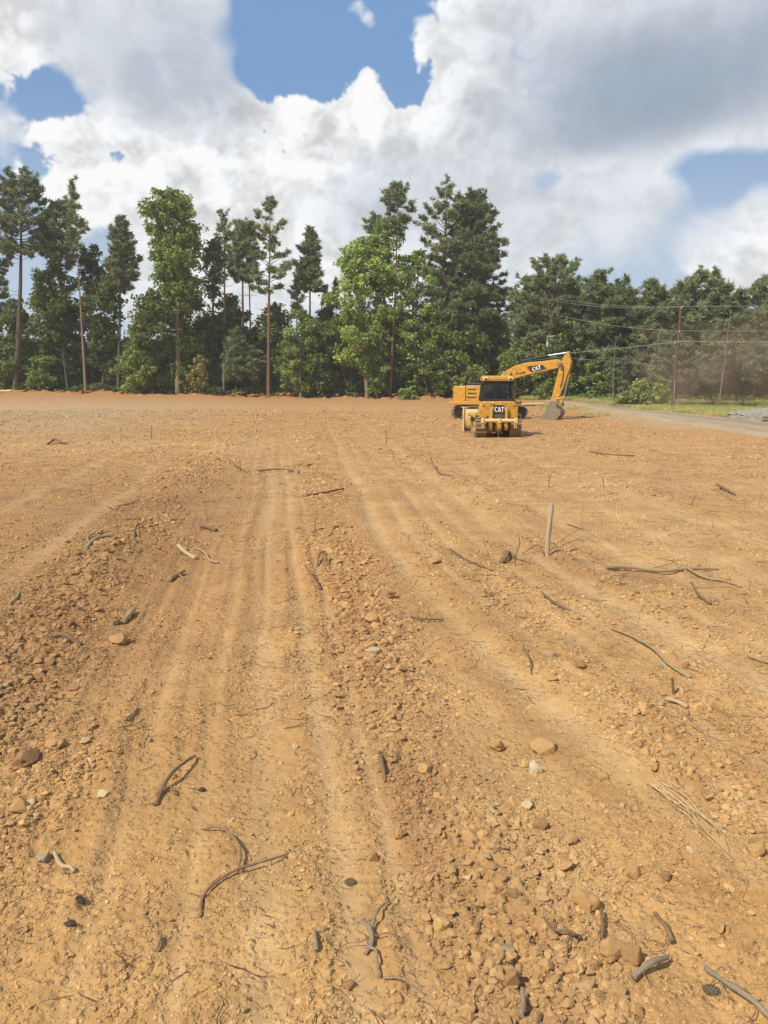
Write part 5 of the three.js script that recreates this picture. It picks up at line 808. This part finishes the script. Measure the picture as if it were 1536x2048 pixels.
{ // straw strands lying together at the lower right
  const r = rng(8), o = thing('straw_bundle', 'loose bundle of long straw-coloured fibres in the dirt at lower right', 'straw', [1.95, ground(1.95, -4.5), -4.5]);
  const straw = std([0.50, 0.345, 0.17], 0.9);
  for (let k = 0; k < 12; k++) { const dx = (r() - 0.5) * 0.17, pts = []; for (let q = 0; q <= 4; q++) { const t = q / 4 * (0.6 + 0.4 * r()), x = lerp(1.83, 1.98, t) + dx * (1 - 0.5 * t) + (r() - 0.5) * 0.06, z = lerp(-4.95, -4.05, t) + (r() - 0.5) * 0.05; pts.push(V(x - 1.95, ground(x, z) + 0.015 + 0.03 * r() - o.position.y, z + 4.5)); } part('fibre', limb(pts, 0.003 + 0.002 * r(), 0.0015, 5, 14, 0.1, k), straw, o); }
}
CONES.forEach(([x, z, w0, label], i) => {
  const w = w0 * 0.72;
  const o = thing('pine_cone', label, 'pine cone', [x, ground(x, z) + w * 0.32, z]), r = rng(i + 70), L = w * 1.35, list = [];
  const m = i === 2 || i === 5 ? WOOD.grey : M.barkPale;
  part('core', new THREE.SphereGeometry(w * 0.3, 10, 8).scale(1, 1, 1.7), m, o);
  for (let k = 0; k < 60; k++) { const t = k / 60, a = k * 2.4, R = w * 0.42 * Math.sin(Math.PI * (0.12 + 0.8 * t)), g = new THREE.ConeGeometry(w * 0.09, w * 0.26, 4); g.rotateX(Math.PI / 2 - 0.5); g.translate(0, 0, R); g.rotateY(a); g.rotateX(Math.PI / 2); g.translate(0, 0, (t - 0.5) * L); list.push(g); }
  tag(part('scales', list, m, o), null, null, null, 'stuff');
  o.rotation.set(0.2, r() * 6.28, 0.15);
});
{ // the stones that show largest after those, each its own object
  const r = rng(2024), shapes = [0, 1, 2, 3, 4, 5].map((k) => stone(5000 + k * 77, 5, 0.72, 0.6));
  let n = 0;
  while (n < 230) {
    const D = 2.9 * Math.pow(8.2, r()), x = (r() * 2 - 1) * (0.4 + 0.5 * D), z = -D; if (r() > roughness(x, z) * 1.15 + 0.05 || r() < strips(x, D) * 1.2) continue;
    const s = (0.012 + 0.024 * Math.pow(r(), 2.6)) * (1 + D * 0.06), tone = ['tan', 'tan', 'tan', 'brown', 'pale', 'grey'][Math.floor(r() * 6)];
    const m = part('clod', shapes[n % 6], STONE[tone === 'grey' && r() < 0.5 ? 'tan' : tone]);
    tag(m, 'fist-sized or smaller clod of dried earth lying loose among many others', 'clod', 'loose clods of dried earth');
    m.scale.set(s, s * (0.7 + 0.5 * r()), s * (0.8 + 0.4 * r())); m.rotation.set((r() - 0.5) * 0.6, r() * 6.28, (r() - 0.5) * 0.6);
    m.position.set(x, ground(x, z) + s * 0.28, z); n++;
  }
}
{ // crumbs, pebbles and twigs nobody could count
  const r = rng(555), o = new THREE.Object3D(), c = new THREE.Color();
  const rubble = thing('rubble', 'countless crumbs and pebbles of dry earth over the whole field', 'rubble'); rubble.userData.kind = 'stuff';
  const mat = std([1.12, 1.12, 1.12], 1.0);
  [1, 2, 3, 4].forEach((k) => {
    let g = stone(8000 + k * 7, k < 3 ? 4 : 2, 0.78, 0.6); g.deleteAttribute('uv'); g = toCreasedNormals(g.toNonIndexed(), k < 3 ? 0.55 : 0.4);
    const N = k < 3 ? 55000 : 120000, m = new THREE.InstancedMesh(g, mat, N);
    for (let i = 0; i < N;) {
      const D = 2.6 * Math.pow(26, Math.pow(r(), 0.9)), x = (r() * 2 - 1) * (0.6 + 0.56 * D), z = -D, q = roughness(x, z);
      if (r() > q * 1.3 * clamp(0.75 + 1.3 * n2(x * 2.6, z * 2.2 + 7), 0.15, 1.5) + (k < 3 ? 0.04 : 0.10)) continue;
      if (D > 36 && x > 14.5) continue;
      if (D < 25 && r() < strips(x, D) * 1.05) continue;
      const s = (k < 3 ? 0.004 + 0.0205 * Math.pow(r(), 5.5) * (0.45 + 1.1 * q) : 0.0035 + 0.0065 * r() * r() * (0.6 + q)) * (1 + D * 0.085);
      o.position.set(x, ground(x, z) + s * 0.08, z); o.rotation.set((r() - 0.5) * 0.9, r() * 6.28, (r() - 0.5) * 0.9); o.scale.set(s, s * (0.6 + 0.5 * r()), s * (0.75 + 0.5 * r())); o.updateMatrix(); m.setMatrixAt(i, o.matrix);
      const b = soilColor(x, z), t = 0.74 + 0.30 * r(), pick = r(), y = pick < 0.06 ? 1.2 : pick > 0.95 ? 0.72 : 1; c.setRGB(b[0] * t * y, b[1] * t * y * 1.02, b[2] * t * y * 1.08); m.setColorAt(i, c); i++;
    }
    m.name = 'crumb'; m.castShadow = m.receiveShadow = true; m.userData.kind = 'stuff'; rubble.add(m);
  });
  const litter = thing('twig_litter', 'thin broken twigs and root hairs scattered over the whole field', 'twig litter'); litter.userData.kind = 'stuff';
  [WOOD.dark, WOOD.tan, WOOD.brown, WOOD.pale].forEach((m0, k) => {
    const q = rng(k + 3), pts = [0, 1, 2, 3].map((i) => V(i / 3 - 0.5, (q() - 0.3) * 0.14, (q() - 0.5) * 0.34)), g = limb(pts, 0.017, 0.007, 5, 9, 0.2, k + 9), N = [2400, 2200, 1600, 700][k], m = new THREE.InstancedMesh(g, m0, N);
    for (let i = 0; i < N;) {
      const D = 2.8 * Math.pow(24, Math.pow(r(), 0.8)), x = (r() * 2 - 1) * (0.6 + 0.56 * D), z = -D; if (D > 36 && x > 14) continue; if (r() > 0.12 + 0.8 * n2(x * 0.4, D * 0.3) + 0.5 * sst(D, 8, 22)) continue;
      const L = (k === 3 ? 0.05 : 0.09 + 0.18 * r() * r()) * (1 + D * 0.035), stand = r() < 0.10 * sst(D, 5, 15);
      o.position.set(x, ground(x, z) + (stand ? L * 0.4 : L * 0.035), z); o.rotation.set((r() - 0.5) * 0.3, r() * 6.28, stand ? 1.2 + r() * 0.5 : (r() - 0.4) * 0.25); const w = k === 3 ? 2.4 : 1; o.scale.set(L, L * w, L * w); o.updateMatrix(); m.setMatrixAt(i++, o.matrix);
    }
    m.name = 'twig'; m.castShadow = m.receiveShadow = true; m.userData.kind = 'stuff'; litter.add(m);
  });
}
// ---------------------------------------------------------------- far odds and ends
{
  const g = new THREE.SphereGeometry(1, 90, 40, 0, 6.2832, 0, Math.PI / 2), p = g.attributes.position;
  for (let i = 0; i < p.count; i++) { const x = p.getX(i), y = p.getY(i), z = p.getZ(i), k = 1 + 0.22 * n3(x * 2, y * 2, z * 2) + 0.12 * n3(x * 6, y * 6, z * 6) + 0.05 * n3(x * 15, y * 15, z * 15); p.setXYZ(i, x * 2.3 * k, y * 0.66 * k - 0.03, z * 1.3 * k); }
  g.computeVertexNormals();
  const m = part('gravel_mound', g, std([0.27, 0.24, 0.19], 0.95, { bumpMap: soil.bump, bumpScale: 0.02 })); m.position.set(24.4, ground(24.4, -51.6), -51.6);
  tag(m, 'low pale grey mound of gravel beside the lane at the right edge', 'gravel mound');
  const rim = part('timber', limb([V(-0.9, 0.06, 0), V(0, 0.08, 0), V(1, 0.06, 0.1)], 0.09, 0.07, 7, 10, 0.1, 4), WOOD.dark); rim.position.set(23.2, ground(23.2, -47.6) + 0.05, -47.6); tag(rim, 'dark timber lying on the lane in front of the gravel mound', 'timber');
  const plank = thing('plank', 'pale board lying on the dirt between the excavator and the lane', 'plank', [13.7, ground(13.7, -77) + 0.06, -77], 0.25);
  part('board', [box(3.1, 0.07, 0.8, 0, 0.12, 0, 0.01, 0.05, 0, 0.03)], M.cream, plank); part('board', [box(2.2, 0.06, 0.5, 0.5, 0.02, 0.5, 0.01)], WOOD.dust, plank);
  const ls = thing('leaning_post', 'pale leaning post in the grass in front of the dusty wood', 'post', [LEAN[0][0], ground(LEAN[0][0], -74) - 0.1, -74]);
  part('shaft', limb([V(0, 0, 0), V(-0.28, 0.8, 0), V(-0.55, 1.55, 0)], 0.07, 0.05, 8, 10, 0.1, 2), M.barkPale, ls);
  const log = thing('log', 'pale stripped log lying at the far left edge of the field', 'log', [-48.6, ground(-48.6, -101) + 0.1, -101], 0.1);
  part('shaft', limb([V(-1.1, 0.1, 0), V(0, 0.16, 0), V(2.3, 0.12, 0.3)], 0.17, 0.12, 9, 12, 0.12, 3), M.cream, log);
  // the house glimpsed through the trees
  const h = thing('house', 'small brick house with a reddish roof glimpsed through the left wood', 'house', [-46.6, 0.7, -136], 0.25);
  part('wall', [box(8, 3.3, 6, 0, 1.6, 0, 0)], std([0.30, 0.115, 0.075], 0.9), h);
  const roofMat = std([0.36, 0.135, 0.085], 0.85, { map: grime });
  const rf = part('roof', plate([[-4.6, 3.1], [0, 5.4], [4.6, 3.1], [4.6, 3.25], [0, 5.58], [-4.6, 3.25]], 9, 0.01).rotateY(Math.PI / 2), roofMat, h); part('chimney', box(0.7, 1.6, 0.7, 2, 5.0, -0.6, 0.01), M.concrete, rf);
  part('gable', plate([[-3, 3.2], [3, 3.2], [0, 4.8]], 7.9, 0.005).rotateY(Math.PI / 2), M.concrete, h);
  for (const x of [-2.4, 0.2, 2.6]) { const w = part('window', box(1.1, 1.3, 0.06, x, 1.9, 3.02, 0.01), M.white, h); part('pane', box(0.95, 1.15, 0.04, x, 1.9, 3.05, 0), M.glass, w); }
  // scraped roots and stones along the ridge at the foot of the wood
  const r = rng(91), shapes = [0, 1, 2].map((k) => stone(9100 + k, 2, 0.7, 0.5)), redEarth = std([0.33, 0.14, 0.05], 1, { map: soil.color });
  for (let i = 0; i < 90; i++) { const x = lerp(-46, 12, r()), z = -(edgeD(x) - 1.6 + 2.2 * r()), m = part('earth_lump', shapes[i % 3], redEarth), s = 0.12 + 0.35 * r() * r(); m.scale.set(s * 1.6, s, s); m.rotation.y = r() * 6; m.position.set(x, ground(x, z) + s * 0.2, z); tag(m, 'red lump of pushed-up earth on the ridge at the foot of the wood', 'earth lump', 'lumps of earth along the ridge'); }
  for (let i = 0; i < 60; i++) { const x = lerp(-46, 12, r()), z = -(edgeD(x) - 0.8 + 1.8 * r()), L = 0.6 + 1.4 * r(), y = ground(x, z), a = r() * 6, b = thing('pushed_root', 'grey-brown root sticking out of the earth ridge at the foot of the wood', 'root', [x, y, z], a, 'roots in the earth ridge'); part('shaft', limb([V(0, -0.05, 0), V(L * 0.5, 0.2 + 0.2 * r(), 0.1), V(L, 0.1 + 0.4 * r(), 0)], 0.05, 0.015, 6, 8, 0.2, i), i % 2 ? M.bark : WOOD.tan, b); }
}
{ // thin cloud of brown dust hanging before the right-hand wood
  const r = rng(17), m0 = std([0.40, 0.29, 0.19], 1, { transparent: true, opacity: 0.025, depthWrite: false });
  const g = stone(31, 3, 0.85, 0.1), N = 30, m = new THREE.InstancedMesh(g, m0, N), o = new THREE.Object3D();
  for (let i = 0; i < N; i++) { const t = r(), x = lerp(24, 46, t) + r() * 3, s = 2.0 + 2.6 * r(); o.position.set(x, 0.8 + 7.2 * Math.pow(r(), 1.4) * (0.45 + 0.55 * sst(t, 0.1, 0.5)), lerp(-73, -62, t) + (r() - 0.5) * 7); o.rotation.set(r() * 6, r() * 6, r() * 6); o.scale.set(s * 1.3, s, s); o.updateMatrix(); m.setMatrixAt(i, o.matrix); }
  m.name = 'dust_cloud'; tag(m, 'thin brown dust cloud hanging in front of the wood at right', 'dust', null, 'stuff'); scene.add(m);
}
renderer.render(scene, camera);
